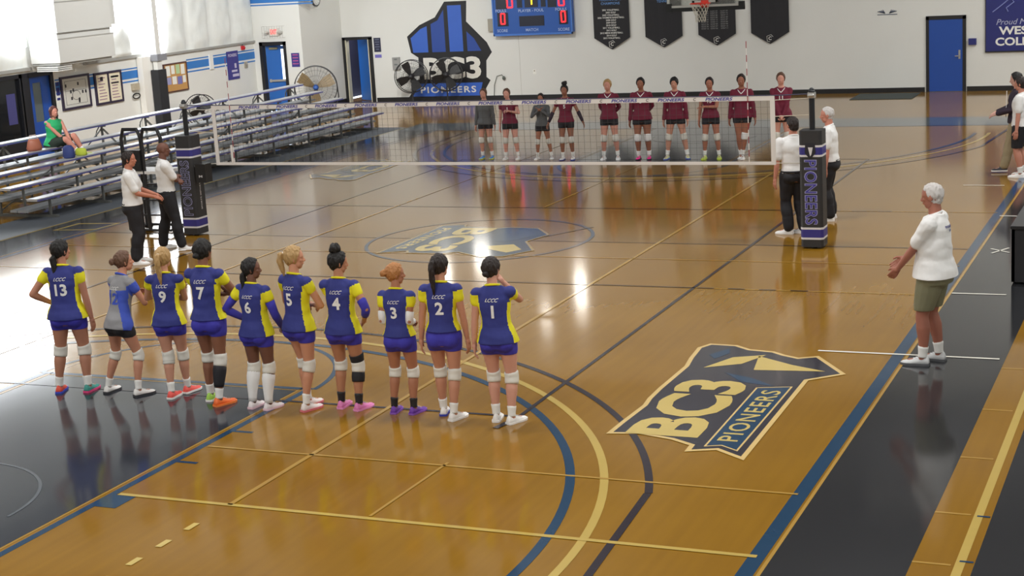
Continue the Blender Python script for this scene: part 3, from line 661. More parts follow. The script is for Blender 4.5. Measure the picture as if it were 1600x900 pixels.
# white ventilation duct hanging on the left wall
dm_ = mat('duct_white', (196, 196, 192), .5, var=.02, vscale=1)
dc = thing('ventilation_duct', 'large white stepped ventilation duct hanging on the upper left wall', 'duct', (XL, 8.9, 0))
part('duct_section', G().box(.17, 1.06, .0, 2.2, 2.42, 3.0), dm_, dc); part('duct_section', G().box(.17, 1.02, .03, 2.14, 3.0, 3.15), dm_, dc); part('duct_section', G().box(.17, 1.06, .0, 2.18, 3.15, 3.88), dm_, dc)
part('duct_section', G().box(.17, 1.04, .03, 2.2, 3.9, 5.2), dm_, dc); part('side_duct', G().box(.17, .85, 2.2, 2.62, 3.2, 5.2), dm_, dc)
part('bottom_lip', G().box(.17, 1.0, .04, 2.12, 2.36, 2.42), mat('lip_grey', (160, 160, 156), .5), dc)
for k in range(3): part('louver', G().box(.35, 1.0, -.04, .5, 2.22+.045*k, 2.25+.045*k), dm_, dc)
for z in (3.0, 3.15, 3.89): part('seam', G().box(.17, 1.075, -.01, 2.21, z-.008, z+.008), MATS['lip_grey'], dc)
# steel column with its black wall pad
cl = thing('steel_column', 'white steel column with black padded wrap behind the bleachers', 'column', (-15.85, 13.85, 0))
part('shaft', G().box(-.07, .07, -.1, .1, 0, 7.5), mat('column_white', (210, 210, 206), .5), cl)
part('bracket', G().box(-.11, .12, -.14, .3, 2.06, 2.24), mat('bracket_grey', (126, 128, 134), .5), cl)
part('pad', G().box(-.11, .13, -.19, .19, .12, 1.82), mat('pad_black', (34, 36, 40), .6), cl)
part('side_panel', G().box(-.32, -.14, -.5, .1, .0, 2.2), mat('pilaster_white', (226, 224, 218), .5), cl)

# drum fans
cage_m = mat('fan_cage', (52, 52, 54), .5, .3); blade_m = mat('fan_blade', (34, 34, 36), .5); motor_m = mat('fan_motor', (40, 40, 44), .5)
def fan(loc, rz, R, zc, label, blades, bm, tilt=0, stand='pole', hub=None):
    t = thing('drum_fan', label, 'fan', loc, rz)
    Mx = Matrix.Translation((0, 0, zc)) @ Matrix.Rotation(tilt, 4, 'X')
    def tr(g): g.v = [tuple(Mx @ Vector(v)) for v in g.v]; return g
    g = G()
    for yy in (-.14, .14): g.tube([(R*math.cos(k*math.pi/20), yy, R*math.sin(k*math.pi/20)) for k in range(40)], .014, 5, closed=True)
    part('rim', tr(g), cage_m, t)
    g = G()
    for yy, s in ((-.14, -1), (.14, 1)):
        for k in range(36):
            a = k*math.pi/18; g.tube([(.08*math.cos(a), yy+s*.06, .08*math.sin(a)), (.6*R*math.cos(a), yy+s*.045, .6*R*math.sin(a)), (R*math.cos(a), yy, R*math.sin(a))], .0028, 3)
        for rr in (.3, .55, .8): g.tube([(R*rr*math.cos(k*math.pi/14), yy+s*.045, R*rr*math.sin(k*math.pi/14)) for k in range(28)], .003, 3, closed=True)
    o = part('wire_guard', tr(g), cage_m, t)
    for k in range(blades):
        a = 2*math.pi*k/blades+.5; g = G(); ca, sa = math.cos(a), math.sin(a)
        P = lambda r, w_, y: (r*ca-w_*sa, y, r*sa+w_*ca)
        g.prism([P(.07, -.05, -.03), P(.55*R, -.15*R/.5, -.05), P(.88*R, -.17*R/.5, -.06), P(.9*R, .1*R/.5, .05), P(.5*R, .1*R/.5, .04), P(.07, .05, .03)], (0, .006, 0))
        part('blade', tr(g), bm, t)
    g = G().cap((0, -.08, 0), (0, .1, 0), .085, .085, 14); part('motor', tr(g), hub or motor_m, t)
    g = G()
    if stand == 'pole':
        g.tube([(0, .02, zc-.02), (0, .02, .05)], .022).box(-.28, .28, -.22, .26, 0.002, .04)
        g.tube([(-.05, .16, zc), (0, .16, zc-R-.02), (0, .02, zc-R-.04)], .014)
    else:
        for sx in (-1, 1): g.tube([(sx*R, 0, zc), (sx*(R+.02), 0, zc-R*.5), (sx*(R*.8), 0, .04)], .018); g.tube([(sx*R*.8, -.3, .03), (sx*R*.8, .3, .03)], .02)
        g.tube([(-R*.8, .3, .03), (R*.8, .3, .03)], .018)
    part('stand', g, cage_m, t)
    return t
fan((-13.55, 18.35, 0), math.radians(28), .63, .82, 'large drum fan with tan blades standing behind the bleachers end', 3, mat('tan_blade', (136, 118, 88), .5), 0, 'floor', mat('blue_hub', (40, 84, 160), .5))
fan((-11.82, 21.2, 0), math.radians(18), .50, .83, 'black pedestal drum fan in front of wall emblem, left of the pair', 4, blade_m, 0)
fan((-10.63, 21.2, 0), math.radians(22), .50, .86, 'black pedestal drum fan in front of wall emblem, right of the pair', 4, blade_m, 0)
fan((-15.1, 14.6, 0), math.radians(60), .42, .62, 'small dark floor fan half hidden behind the bleachers by the column', 4, blade_m, 0, 'floor')

# ================================================================== BLEACHERS
alu = mat('aluminium_plank', (198, 200, 204), .32, .55, var=.06, vscale=3); alu_blue = mat('violet_edge', (86, 88, 150), .4, .2); steel_g = mat('galvanised_frame', (112, 114, 112), .5, .5)
bl = thing('bleachers', 'five row aluminium bleachers along the left wall', 'bleachers', (0, 0, 0))
ROW = [(-9.72, .43), (-10.33, .63), (-10.93, .83), (-11.53, 1.03), (-12.13, 1.23)]
Y0, Y1 = .9, 15.05
def plank(x, z, w_, th=.045, y0=Y0, y1=Y1): return G().box(x-w_/2, x+w_/2, y0, y1, z-th, z)
for i, (x, z) in enumerate(ROW):
    part('seat_plank', plank(x, z, .25), alu, bl)
    part('edge_strip', G().box(x+.125, x+.131, Y0, Y1, z-.05, z-.02), alu_blue, bl)
for i in range(1, 5):
    x, z = ROW[i]; part('foot_plank', plank(x+.36, z-.42, .24), mat('foot_plank_grey', (150, 154, 158), .4, .4), bl)
    part('foot_plank', plank(x+.14, z-.42, .16), MATS['foot_plank_grey'], bl)
ys = [Y0+.5+k*(Y1-Y0-1.0)/8 for k in range(9)]
for y in ys:
    g = G(); r = .022
    g.box(-12.3, -9.55, y-.03, y+.03, .0, .05)
    for (x, z) in ROW: g.box(x-.02, x+.02, y-.02, y+.02, .04, z-.045); g.box(x-.1, x+.1, y-.025, y+.025, z-.08, z-.045)
    for i in range(1, 5): x, z = ROW[i]; g.box(x+.0, x+.5, y-.02, y+.02, z-.50, z-.465)
    g.tube([(-12.2, y, .1), (-10.33, y, .55)], r, 4); g.tube([(-12.1, y, 1.1), (-11.0, y, .1)], r, 4)
    part('frame', g, steel_g, bl)
    # hooked brackets at the back under the top plank
    g = G().tube([(-12.2, y+.0, 1.15), (-12.28, y, 1.05), (-12.30, y, .95), (-12.25, y-.05, .90), (-12.22, y-.10, .95), (-12.25, y-.08, 1.0)], .014, 5); part('hook_bracket', g, steel_g, bl)
for k in range(4):
    y = ys[2*k]; g = G().tube([(-12.15, y, .15), (-12.15, ys[2*k+1], 1.1)], .018, 4)
    part('cross_brace', G().tube([(-12.15, ys[2*k+1], .15), (-12.15, y, 1.1)], .018, 4), steel_g, bl)
    part('cross_brace', g, steel_g, bl); part('cross_brace', G().tube([(-10.93, y, .1), (-10.93, ys[2*k+1], .7)], .015, 4), steel_g, bl)

# ================================================================== VOLLEYBALL NET
pole_m = mat('pole_dark', (40, 42, 46), .4, .4); padm = mat('post_pad_black', (44, 44, 46), .55, var=.08, vscale=5); pad_blue = mat('pad_blue', (52, 48, 128), .5); pad_white = mat('pad_white', (214, 212, 214), .5)
nt_ = thing('volleyball_net', 'white taped volleyball net printed PIONEERS stretched across the court', 'net', (0, 0, 0))
white_t = mat('net_tape', (222, 218, 214), .6)
NX0, NX1 = -4.86, 4.90
part('top_tape', G().box(NX0, NX1, -.006, .006, 2.165, 2.235), white_t, nt_)
part('top_cord', G().tube([(-5.365, 0, 2.245), (NX0, 0, 2.238), (NX1, 0, 2.238), (5.40, 0, 2.25)], .009, 6), mat('navy_cord', (54, 54, 80), .6), nt_)
part('bottom_tape', G().box(NX0, NX1, -.005, .005, 1.215, 1.262), white_t, nt_)
part('side_band', G().box(NX0-.02, NX0+.05, -.007, .007, 1.215, 2.235), white_t, nt_); part('side_band', G().box(NX1-.07, NX1, -.007, .007, 1.215, 2.235), white_t, nt_)
part('side_band', G().box(NX0+.29, NX0+.33, -.006, .006, 1.215, 1.56), white_t, nt_)
g = G(); 
for k in range(97):
    x = NX0+.05+k*.1; 
    if x < NX1: g.box(x-.0013, x+.0013, -.002, .002, 1.26, 2.165)
for k in range(9): z = 1.36+k*.1-.09; g.box(NX0, NX1, -.002, .002, z-.0013, z+.0013)
o = part('netting', g, mat('net_black_cord', (70, 68, 70), .8), nt_); o['kind'] = 'stuff'
for k in range(12):
    g = G(); g2 = G(); xc = -4.12+k*(8.18/11); add_text(g, 'PIONEERS', (xc, -.0085, 2.2), (1, 0, 0), (0, 0, 1), .42, .05, shear=.25, bold=.03)
    if k < 11: add_text(g2, 'C', (xc+.37, -.0085, 2.2), (1, 0, 0), (0, 0, 1), None, .045, bold=.03, shear=.2)
    part('lettering', g, mat('tape_blue', (60, 62, 150), .6), nt_)
    if k < 11: part('emblem_letter', g2, mat('tape_grey', (100, 90, 90), .6), nt_)
for sx, X in ((-1, -5.36), (1, 5.40)):
    g = G()
    for z in ((2.18, 1.80) if sx < 0 else (2.19, 1.95)): g.tube([(X, 0, z), ((NX0 if sx < 0 else NX1), 0, z-.02)], .006, 5)
    g.tube([(X+sx*-.14, 0, 1.24), ((NX0 if sx < 0 else NX1), 0, 1.24)], .006, 5)
    part('tension_rope', g, mat('rope_pale', (196, 190, 176), .7), nt_)
redm = mat('antenna_red', (150, 36, 50), .5); whm = mat('antenna_white', (230, 226, 222), .5)
for X, lb in ((-4.5, 'red and white striped antenna on the net, at its bleacher end'), (4.5, 'red and white striped antenna on the net, beside the right post')):
    t = thing('net_antenna', lb, 'antenna', (X, -.02, 0), 0, None)
    for col, mm in ((0, whm), (1, redm)):
        g = G()
        for k in range(18):
            if (k % 2) == col: g.tube([(0, 0, 1.24+k*.1), (0, 0, 1.34+k*.1)], .006, 6)
        part('stripe', g, mm, t)
def post(X, Y, label, flip, rz):
    t = thing('net_post', label, 'post', (X, Y, 0), rz)
    part('pole', G().tube([(0, 0, 0), (0, 0, 2.30)], .042, 14).cap((0, 0, 2.30), (0, 0, 2.31), .048, .04), pole_m, t)
    part('pulley', G().box(-.05, .05, -.055, .055, 2.2, 2.28).cap((-.02, -.06, 2.24), (.02, -.06, 2.24), .03, .03), steel, t)
    h = .165; c = .035
    def octo(z0, z1, e=0):
        hh = h+e; cc = c
        return G().prism([(-hh+cc, -hh, z0), (hh-cc, -hh, z0), (hh, -hh+cc, z0), (hh, hh-cc, z0), (hh-cc, hh, z0), (-hh+cc, hh, z0), (-hh, hh-cc, z0), (-hh, -hh+cc, z0)], (0, 0, z1-z0))
    part('pad', octo(.03, 1.74), padm, t)
    for z0, z1, m_ in ((.14, .17, pad_white), (.17, .29, pad_blue), (.29, .32, pad_white)): part('pad_band', octo(z0, z1, .002), m_, t)
    for z0, z1, m_ in ((1.36, 1.39, pad_white), (1.39, 1.50, pad_blue), (1.50, 1.53, pad_white)): part('pad_band', octo(z0, z1, .002), m_, t)
    g = G(); g2 = G()
    zc = .84; ux, uy = ((0, 0, 1), (-1, 0, 0)) if flip else ((0, 0, -1), (1, 0, 0))
    add_text(g2, 'PIONEERS', (0, -h-.003, zc), ux, uy, .96, .19, bold=.035, spacing=1.05); add_text(g, 'PIONEERS', (0, -h-.005, zc), ux, uy, .94, .165, bold=.0, spacing=1.1)
    part('lettering', g2, mat('pad_outline', (150, 150, 190), .5), t); part('lettering', g, mat('pad_violet', (62, 56, 150), .5) if not flip else padm, t)
    if not flip:
        part('shield', G().prism([(-.07, -h-.004, 1.56), (.07, -h-.004, 1.56), (.08, -h-.004, 1.42), (0, -h-.004, 1.32), (-.08, -h-.004, 1.42)], (0, -.004, 0)), mat('shield_dark', (30, 30, 40), .5), t)
        part('shield_mark', G().prism([(-.03, -h-.009, 1.5), (.04, -h-.009, 1.5), (.02, -h-.009, 1.4), (0, -h-.009, 1.37)], (0, -.002, 0)), pad_white, t)
    else:
        g = G(); add_text(g, 'SPORTS IMPORTS', (h+.003, 0, .70), (0, 0, 1), (0, -1, 0), .5, .035, bold=.01); part('lettering', g, pad_white, t)
    part('pad_seam', G().box(-.015, .015, h, h+.006, .05, 1.72), black, t)
    return t
post(-5.42, -.02, 'black padded net post by the bleachers, lettering reading upward', True, 0)
post(5.46, -.05, 'black padded net post in front of officials, lettering reading downward', False, 0)
o = thing('net_winch', 'small black padded winch box hanging beside the left net post', 'winch', (-5.084, -.115, 1.1))
part('box', G().box(-.1, .1, -.1, .1, -.16, .16), black, o); part('strap', G().box(-.17, -.1, -.02, .02, .1, .13), steel_g, o)
g = G(); add_text(g, 'M', (0, -.103, -.05), (1, 0, 0), (0, 0, 1), .07, .04, bold=.03); part('print', g, pad_white, o)

# referee stand behind the left post
rs = thing('referee_stand', 'black tubular referee stand with padded hoops beside the left post', 'referee stand', (-6.3, .12, 0))
tb = mat('stand_black', (28, 28, 32), .45)
g = G()
for x in (-.42, .0):
    g.tube([(x, -.25, .08), (x, -.25, 1.7), (x+.05, -.25, 1.86), (x+.34, -.25, 1.86), (x+.4, -.25, 1.72), (x+.42, -.25, 1.1)], .034, 8)
part('hand_rail', g, tb, rs)
g = G()
for x, y in ((-.42, .22), (.42, .22)): g.tube([(x, y, .06), (x, y, 1.15)], .025, 6)
for z in (.35, .62, .9): g.tube([(-.42, -.25, z), (.42, -.25, z)], .016, 6)
g.tube([(-.42, -.25, .08), (-.42, .3, .08), (.42, .3, .08), (.42, -.25, .08)], .025, 6, closed=True)
part('frame', g, tb, rs); part('platform', G().box(-.42, .42, -.28, .25, 1.08, 1.13), mat('platform_white', (220, 220, 220), .5), rs)
part('pad', G().box(-.4, -.02, -.31, -.2, 1.14, 1.5), black, rs)
for sx in (-1, 1): part('wheel', G().cap((sx*.42-.03, .27, .07), (sx*.42+.03, .27, .07), .06, .06), black, rs)

# scorers table at the right edge
tt = thing('scorers_table', 'black skirted scorers table at right edge of the court', 'table', (8.83, -.05, 0))
part('table_top', G().box(-.35, .35, -2.2, 2.2, .72, .76), black, tt); part('skirt', G().box(-.34, -.30, -2.18, 2.18, .03, .72).box(.30, .34, -2.18, 2.18, .03, .72).box(-.34, .34, -2.18, -2.14, .03, .72).box(-.34, .34, 2.14, 2.18, .03, .72), mat('skirt_black', (30, 30, 34), .7), tt)
for y in (-2.0, 2.0): part('leg', G().box(-.3, .3, y-.02, y+.02, .0, .72), steel_g, tt)

# ceiling fixtures, the added right-hand row among them
cl0 = None
for k, (x, y) in enumerate(LAMPS):
    if cl0 is None:
        cl0 = thing('ceiling_light', 'rectangular white high bay fixture hanging unseen from the ceiling', 'ceiling light', (x, y, CEIL_Z-.6), 0, 'high bay fixtures')
        part('housing', G().box(-.6, .6, -.3, .3, .0, .08), mat('fixture_white', (210, 210, 206), .5), cl0)
        part('hanger', G().tube([(-.4, 0, .08), (-.4, 0, .6)], .006, 4), steel, cl0); part('hanger', G().tube([(.4, 0, .08), (.4, 0, .6)], .006, 4), steel, cl0)
    else:
        c = copy_tree(cl0); c.location = (x, y, CEIL_Z-.6)
for k, (p_, t_, w_) in enumerate(ADDED_FLOODS):  # housings for the added wall floods
    o = thing('added_flood_light', ['added unseen flood light turned to the bulletin boards', 'added unseen flood light turned to the blue left door', 'added unseen flood light turned to the open doorway', 'added unseen flood light turned to the pennants', 'added unseen flood light turned to the closed blue door'][k], 'flood light', p_)
    q_ = (Vector(t_)-Vector(p_)).to_track_quat('-Z', 'Y'); o.rotation_euler = q_.to_euler()
    part('housing', G().box(-.52, .52, -.32, .32, .01, .08), MATS['fixture_white'], o)
    h_ = part('hanger', G().box(-.02, .02, -.02, .02, .0, CEIL_Z-p_[2]), steel, o); h_.matrix_local = q_.to_matrix().to_4x4().inverted()
# flood lamps high on the far wall (their reflections show in the floor)
for k, (x, z, w_, h, lb) in enumerate(((-6.8, 5.85, .32, .75, 'tall bright flood lamp high on the far wall above the first pennant'), (-10.05, 4.95, .5, .42, 'wide bright flood lamp above the wall emblem, lowest of the flood lamps'), (-11.3, 5.55, .26, .5, 'narrow bright flood lamp nearest the open doorway, high on far wall'), (-8.0, 6.75, .3, .3, 'small square flood lamp above the scoreboard, highest of the flood lamps'))):
    o = thing('wall_light', lb, 'wall light', (x, YF-.1, z), 0, 'far wall flood lamps')
    part('housing', G().box(-w_/2-.03, w_/2+.03, -.02, .1, -h/2-.03, h/2+.03), MATS['fixture_white'], o)
    part('lens', G().box(-w_/2, w_/2, -.03, -.02, -h/2, h/2), mat('flood_lens', (255, 250, 240), .3, emit=(255, 250, 240), estr=WALL_LAMP_E), o)

# bags beside the seated woman
hb = thing('handbag', 'brown leather handbag on the bleacher plank left of the woman', 'bag', (-11.53, 3.30, 1.03), math.radians(60))
g = G().loft([(0, .15, .09, 0), (.06, .17, .10, 0), (.2, .13, .07, 0), (.24, .11, .04, 0)], 16); part('body', g, mat('brown_leather', (150, 88, 66), .5, var=.1), hb, True)
part('strap', G().tube([(-.1, 0, .22), (-.06, .02, .32), (.06, .02, .32), (.1, 0, .22)], .008, 5), mat('pale_strap', (200, 180, 170), .5), hb)
o = part('backpack', G().loft([(0, .12, .09, 0), (.03, .14, .1, 0), (.2, .13, .09, 0), (.26, .08, .05, 0)], 16), mat('blue_bag', (40, 54, 110), .7), None, True); o.location = (-10.93, 3.62, .832); tag(o, 'dark blue bag on bleacher plank below the seated woman', 'bag')
o = part('tote_bag', G().loft([(0, .12, .07, 0), (.03, .14, .08, 0), (.12, .13, .07, 0), (.15, .1, .03, 0)], 16), mat('lime_bag', (176, 190, 60), .7), None, True); o.location = (-10.93, 4.02, .832); tag(o, 'yellow green bag on bleacher plank below the seated woman', 'bag')
# ================================================================== PEOPLE
def remesh(g, voxel, smooth=3, dec=None, mats=None, name='m', fac=.5):
    me = g.mesh(name); o = bpy.data.objects.new('tmp', me); COL.objects.link(o)
    md = o.modifiers.new('r', 'REMESH'); md.mode = 'VOXEL'; md.voxel_size = voxel; md.use_smooth_shade = True
    if smooth: s = o.modifiers.new('s', 'SMOOTH'); s.iterations = smooth; s.factor = fac
    if dec: d = o.modifiers.new('d', 'DECIMATE'); d.ratio = dec
    dg = bpy.context.evaluated_depsgraph_get(); dg.update()
    m2 = bpy.data.meshes.new_from_object(o.evaluated_get(dg)); m2.name = name
    bpy.data.objects.remove(o); bpy.data.meshes.remove(me)
    m2.polygons.foreach_set('use_smooth', [True]*len(m2.polygons))
    return m2
def ruffle(me, amp, sc, frac=1.):
    sc = Vector(sc); vs = me.vertices; ns = [v.normal.copy() for v in vs]
    for v, n in zip(vs, ns):
        c = v.co; v.co = c+n*(amp*noise.noise(Vector((c.x*sc.x, c.y*sc.y, c.z*sc.z))))
    me.update(); return me
def cut(me, co, no, fill=True):
    """remove the side the normal points to"""
    bm = bmesh.new(); bm.from_mesh(me)
    r = bmesh.ops.bisect_plane(bm, geom=bm.verts[:]+bm.edges[:]+bm.faces[:], plane_co=co, plane_no=no, clear_outer=True)
    if fill:
        es = [e for e in r['geom_cut'] if isinstance(e, bmesh.types.BMEdge)]
        f = bmesh.ops.triangle_fill(bm, edges=es, use_beauty=True) if es else None
    bm.to_mesh(me); bm.free(); return me

# head prototype, unit: 1 = head height (chin to crown); origin at head centre, facing +Y
def head_proto():
    g = G()
    g.ell((0, -.04, .10), (.335, .42, .40), nu=24, nv=14)          # cranium
    g.ell((0, .06, -.12), (.27, .30, .34), nu=20, nv=12)           # face
    g.ell((0, .14, -.36), (.155, .16, .13))                          # chin
    for s in (-1, 1):
        g.ell((s*.16, .08, -.25), (.11, .18, .17)); g.ell((s*.16, .235, -.09), (.09, .09, .08))   # jaw, cheek
        g.cap((s*.05, .335, .075), (s*.2, .27, .07), .05, .04)        # brow ridge
        g.ell((s*.325, -.03, -.03), (.04, .085, .13))                 # ear
        g.ell((s*.035, .385, -.15), (.04, .05, .04))
    g.cap((0, .34, .04), (0, .415, -.13), .032, .055)                # nose
    g.cap((-.06, .335, -.265), (.06, .335, -.265), .035, .035)       # mouth
    m = remesh(g, .026, 3, .45, name='head')
    return m
def eyes_geo():
    g = G()
    for s in (-1, 1):
        g.ell((s*.125, .292, .0), (.058, .036, .03), nu=8, nv=6, mi=1)
        g.ell((s*.125, .318, .0), (.027, .018, .026), nu=8, nv=5, mi=2)
        g.cap((s*.06, .345, .098), (s*.2, .29, .10), .017, .012, 6, mi=3)
    g.cap((-.075, .345, -.262), (.075, .345, -.262), .026, .026, 6, mi=4)
    return g
HEAD = head_proto()
# hand prototype: wrist at origin, fingers toward -Z, palm facing +Y... thumb toward +X ; unit: 1 = hand length
def hand_proto(curl):
    g = G(); g.cap((0, 0, .05), (0, 0, -.12), .13, .16); 
    for x in (-.13, -.04, .05, .13): g.cap((x*.7, 0, -.05), (x*1.15, .02, -.44), .085, .075)
    for k, (x, l) in enumerate(((.165, .40), (.055, .46), (-.055, .43), (-.16, .33))):
        a = Vector((x, .02, -.46)); c1 = curl*.7; c2 = curl*1.6
        d1 = Vector((x*.25, math.sin(c1), -math.cos(c1))).normalized(); b = a+d1*l*.5
        d2 = Vector((x*.1, math.sin(c2), -math.cos(c2))).normalized(); c = b+d2*l*.5
        g.cap(a, b, .056, .05, 8); g.cap(b, c, .05, .04, 8)
    a = Vector((.13, .03, -.12)); b = Vector((.28, .10, -.30)); c = Vector((.30, .16, -.47)); g.cap(a, b, .08, .062, 8); g.cap(b, c, .06, .048, 8)
    return remesh(g, .03, 1, .5, name='hand')
HANDS = {'relaxed': hand_proto(.45), 'flat': hand_proto(.12), 'closed': hand_proto(1.25)}

SKIN = {}
def skin(rgb):
    if rgb not in SKIN: SKIN[rgb] = mat('skin_%d' % len(SKIN), rgb, .55, var=.05, vscale=14)
    return SKIN[rgb]
eye_w = mat('eye_white', (222, 218, 212), .4); eye_d = mat('eye_iris', (50, 34, 26), .3); 
def fabric(name, rgb, rough=.75): return mat(name, rgb, rough, var=.10, vscale=5, bump=.25, bscale=25)
F = dict(royal=fabric('royal_jersey', (44, 52, 128)), purple=fabric('violet_shorts', (56, 52, 168)), yellow=fabric('yellow_panel', (228, 220, 30)), maroon=fabric('maroon_jersey', (112, 24, 52)),
    black=fabric('black_fabric', (28, 28, 34)), white=fabric('white_fabric', (232, 232, 232)), grey=fabric('grey_jersey', (142, 142, 146)), dgrey=fabric('charcoal_jersey', (92, 94, 96)), pad=fabric('kneepad_white', (218, 216, 208)),
    olive=fabric('olive_shorts', (124, 122, 96)), green=fabric('green_top', (38, 168, 104)), dgreen=fabric('dark_green_shorts', (30, 44, 36)), khaki=fabric('khaki_trousers', (160, 146, 116)), plum=fabric('dark_plum_jacket', (48, 36, 52)), sky=fabric('blue_panel', (60, 84, 190)))
def solid(name, rgb): return mat(name, rgb, .5)
HAIR = dict(black=mat('hair_black', (15, 12, 13), .6, bump=.6, bscale=90), dark=mat('hair_dark_brown', (34, 23, 21), .6, bump=.6, bscale=90), brown=mat('hair_brown', (98, 68, 50), .5, bump=.6, bscale=90), blond=mat('hair_blond', (176, 142, 92), .5, bump=.6, bscale=90),
    honey=mat('hair_honey', (172, 116, 64), .5, bump=.6, bscale=90), grey=mat('hair_grey', (196, 192, 190), .6, bump=.6, bscale=90), auburn=mat('hair_auburn', (92, 50, 50), .5, bump=.6, bscale=90))
lipm = mat('lip', (150, 84, 78), .5)

def person(label, x, y, yaw, H, sk, group=None, build=1., feet=None, pelvis=.525, lean=0, head=(0, 0), armL='side', armR='side', hair=('short', 'dark'), outfit='home', num=None,
           shoe=((235, 235, 235), (245, 245, 245)), pads=('pad', 'pad'), acc=(), side=0., z0=0., vox=.0125, sockc=(235, 235, 232), wide=1., shoe2=None, brow='dark', twist=0., sexm=False, hem=None):
    """facing local +Y. Units below in body heights."""
    root = thing('person', label, 'person', (x, y, z0), math.radians(yaw), group)
    B = build; V = Vector
    dz = pelvis-.525; P = V((0, 0, pelvis))
    la = math.radians(lean); cl_, sl_ = math.cos(la), math.sin(la)
    sd = math.radians(side)
    def T(v):               # upper-body transform: raise, lean, sideways bend about the pelvis
        v = V(v); 
        if v.z > .50:
            k = min(1, (v.z-.50)/.10); a = la*k; b = sd*k
            yy, zz = v.y, v.z-.50
            y2 = yy*math.cos(a)+zz*math.sin(a); z2 = -yy*math.sin(a)+zz*math.cos(a)
            x2 = v.x*math.cos(b)+z2*math.sin(b); z3 = -v.x*math.sin(b)+z2*math.cos(b)
            v = V((x2, y2, .50+z3))
        v.z += dz; return v
    sh = (.098 if not sexm else .112)*B**.5
    hipx = .052*B**.5
    feet = feet or ((-.075, 0, 8), (.075, 0, -8))
    # ---- joints
    def ik(a, c, l1, l2, pole):
        d = c-a; L = d.length; mx = (l1+l2)*.999
        if L > mx: c = a+d*(mx/L); d = c-a; L = mx
        u = d.normalized(); x1 = (l1*l1-l2*l2+L*L)/(2*L); h = math.sqrt(max(0, l1*l1-x1*x1))
        pl = V(pole); pl = pl-u*pl.dot(u)
        if pl.length < 1e-5: pl = u.orthogonal()
        return a+u*x1+pl.normalized()*h, c
    legs = []
    for i, s in enumerate((-1, 1)):
        fx, fy, fr = feet[i][:3]; fz = feet[i][3] if len(feet[i]) > 3 else 0
        hip = V((s*hipx, 0, pelvis-.012)); ank = V((fx, fy-.012, .047+fz)); fa = math.radians(fr)
        pole = V((-math.sin(fa)*.6, 1, 0)) if len(feet[i]) < 5 else V(feet[i][4])
        kn, ank = ik(hip, ank, .2375, .2345, pole); legs.append((hip, kn, ank, fa, s))
    def leg_pt(L, t):
        hip, kn, ank, fa, s = L
        if t <= 1: return hip.lerp(kn, t)
        p = kn.lerp(ank, min(1, t-1)); 
        return p+V((0, -.008*math.sin(math.pi*min(1, t-1)), 0))
    def leg_r(t):
        pts = [(0, .054), (.35, .0495), (.7, .039), (1, .0315), (1.3, .0355), (1.6, .027), (1.9, .0195), (2.1, .0195)]
        for (a, ra), (b, rb) in zip(pts, pts[1:]):
            if t <= b: return (ra+(rb-ra)*(t-a)/(b-a))*B
        return .0195*B
    arms = []
    for s, spec in ((-1, armL), (1, armR)):
        S = T((s*sh, -.002, .797))
        pr = {'side': ((s*(sh+.045*B), .01, .475), (s*.4, -1, 0), 'relaxed'), 'back': ((s*.02, -.085*B, .54), (s*1, -.6, 0), 'relaxed'),
              'hip': ((s*(.095*B), .03, .59), (s*1, -.75, -.1), 'closed'), 'front': ((s*.012, .105*B, .50), (s*1, -.3, 0), 'closed'), 'clasp': ((s*.012, .115*B, .63), (s*1, -.2, -.4), 'closed'),
              'cross': ((-s*.05, .105*B, .665+.012*s), (s*1, .1, -.6), 'closed'), 'clap': ((s*.015, .13, .72), (s*1, 0, -1), 'flat'), 'forward': ((s*.07, .20, .60), (s*.6, -1, -.4), 'relaxed'),
              'face': ((s*.035, .125, .835), (s*.8, .2, -1), 'relaxed'), 'out': ((s*.24, .03, .50), (s*.4, -1, 0), 'relaxed'), 'chest': ((s*.03, .13, .70), (s*1, -.1, -.7), 'closed')}
        w_, pole, hp = pr[spec] if isinstance(spec, str) else spec
        el, wr = ik(S, T(w_), .168, .150, pole); arms.append((S, el, wr, s, hp))
    def arm_pt(A, t): return A[0].lerp(A[1], t) if t <= 1 else A[1].lerp(A[2], t-1)
    def arm_r(t):
        pts = [(0, .0285), (.5, .0255), (1, .0215), (1.25, .0225), (2, .0148)]
        for (a, ra), (b, rb) in zip(pts, pts[1:]):
            if t <= b: return (ra+(rb-ra)*(t-a)/(b-a))*B**.7
        return .0148
    hy, hp_ = math.radians(head[0]), math.radians(head[1])
    nk = T((0, -.008, .835)); hc = T((0, .012, .935))
    hs = .138
    HM = Matrix.Translation(hc*H) @ Matrix.Rotation(hy, 4, 'Z') @ Matrix.Rotation(hp_, 4, 'X') @ Matrix.Scale(hs*H, 4)
    # ---- torso profile (z, hx, hy, cy)
    fem = 0 if sexm else 1
    TS = [(.455, .090, .062, -.004), (.50, .098+.004*fem, .070, -.006), (.545, .092, .066, -.003), (.60, .074+.008*(1-fem), .056, .0), (.66, .075+.012*(1-fem), .057, .0), (.72, .084+.010*(1-fem), .064, .002), (.765, .086+.012*(1-fem), .060, .0), (.80, .066+.014*(1-fem), .046, -.004), (.83, .040, .034, -.006), (.85, .032, .03, -.006)]
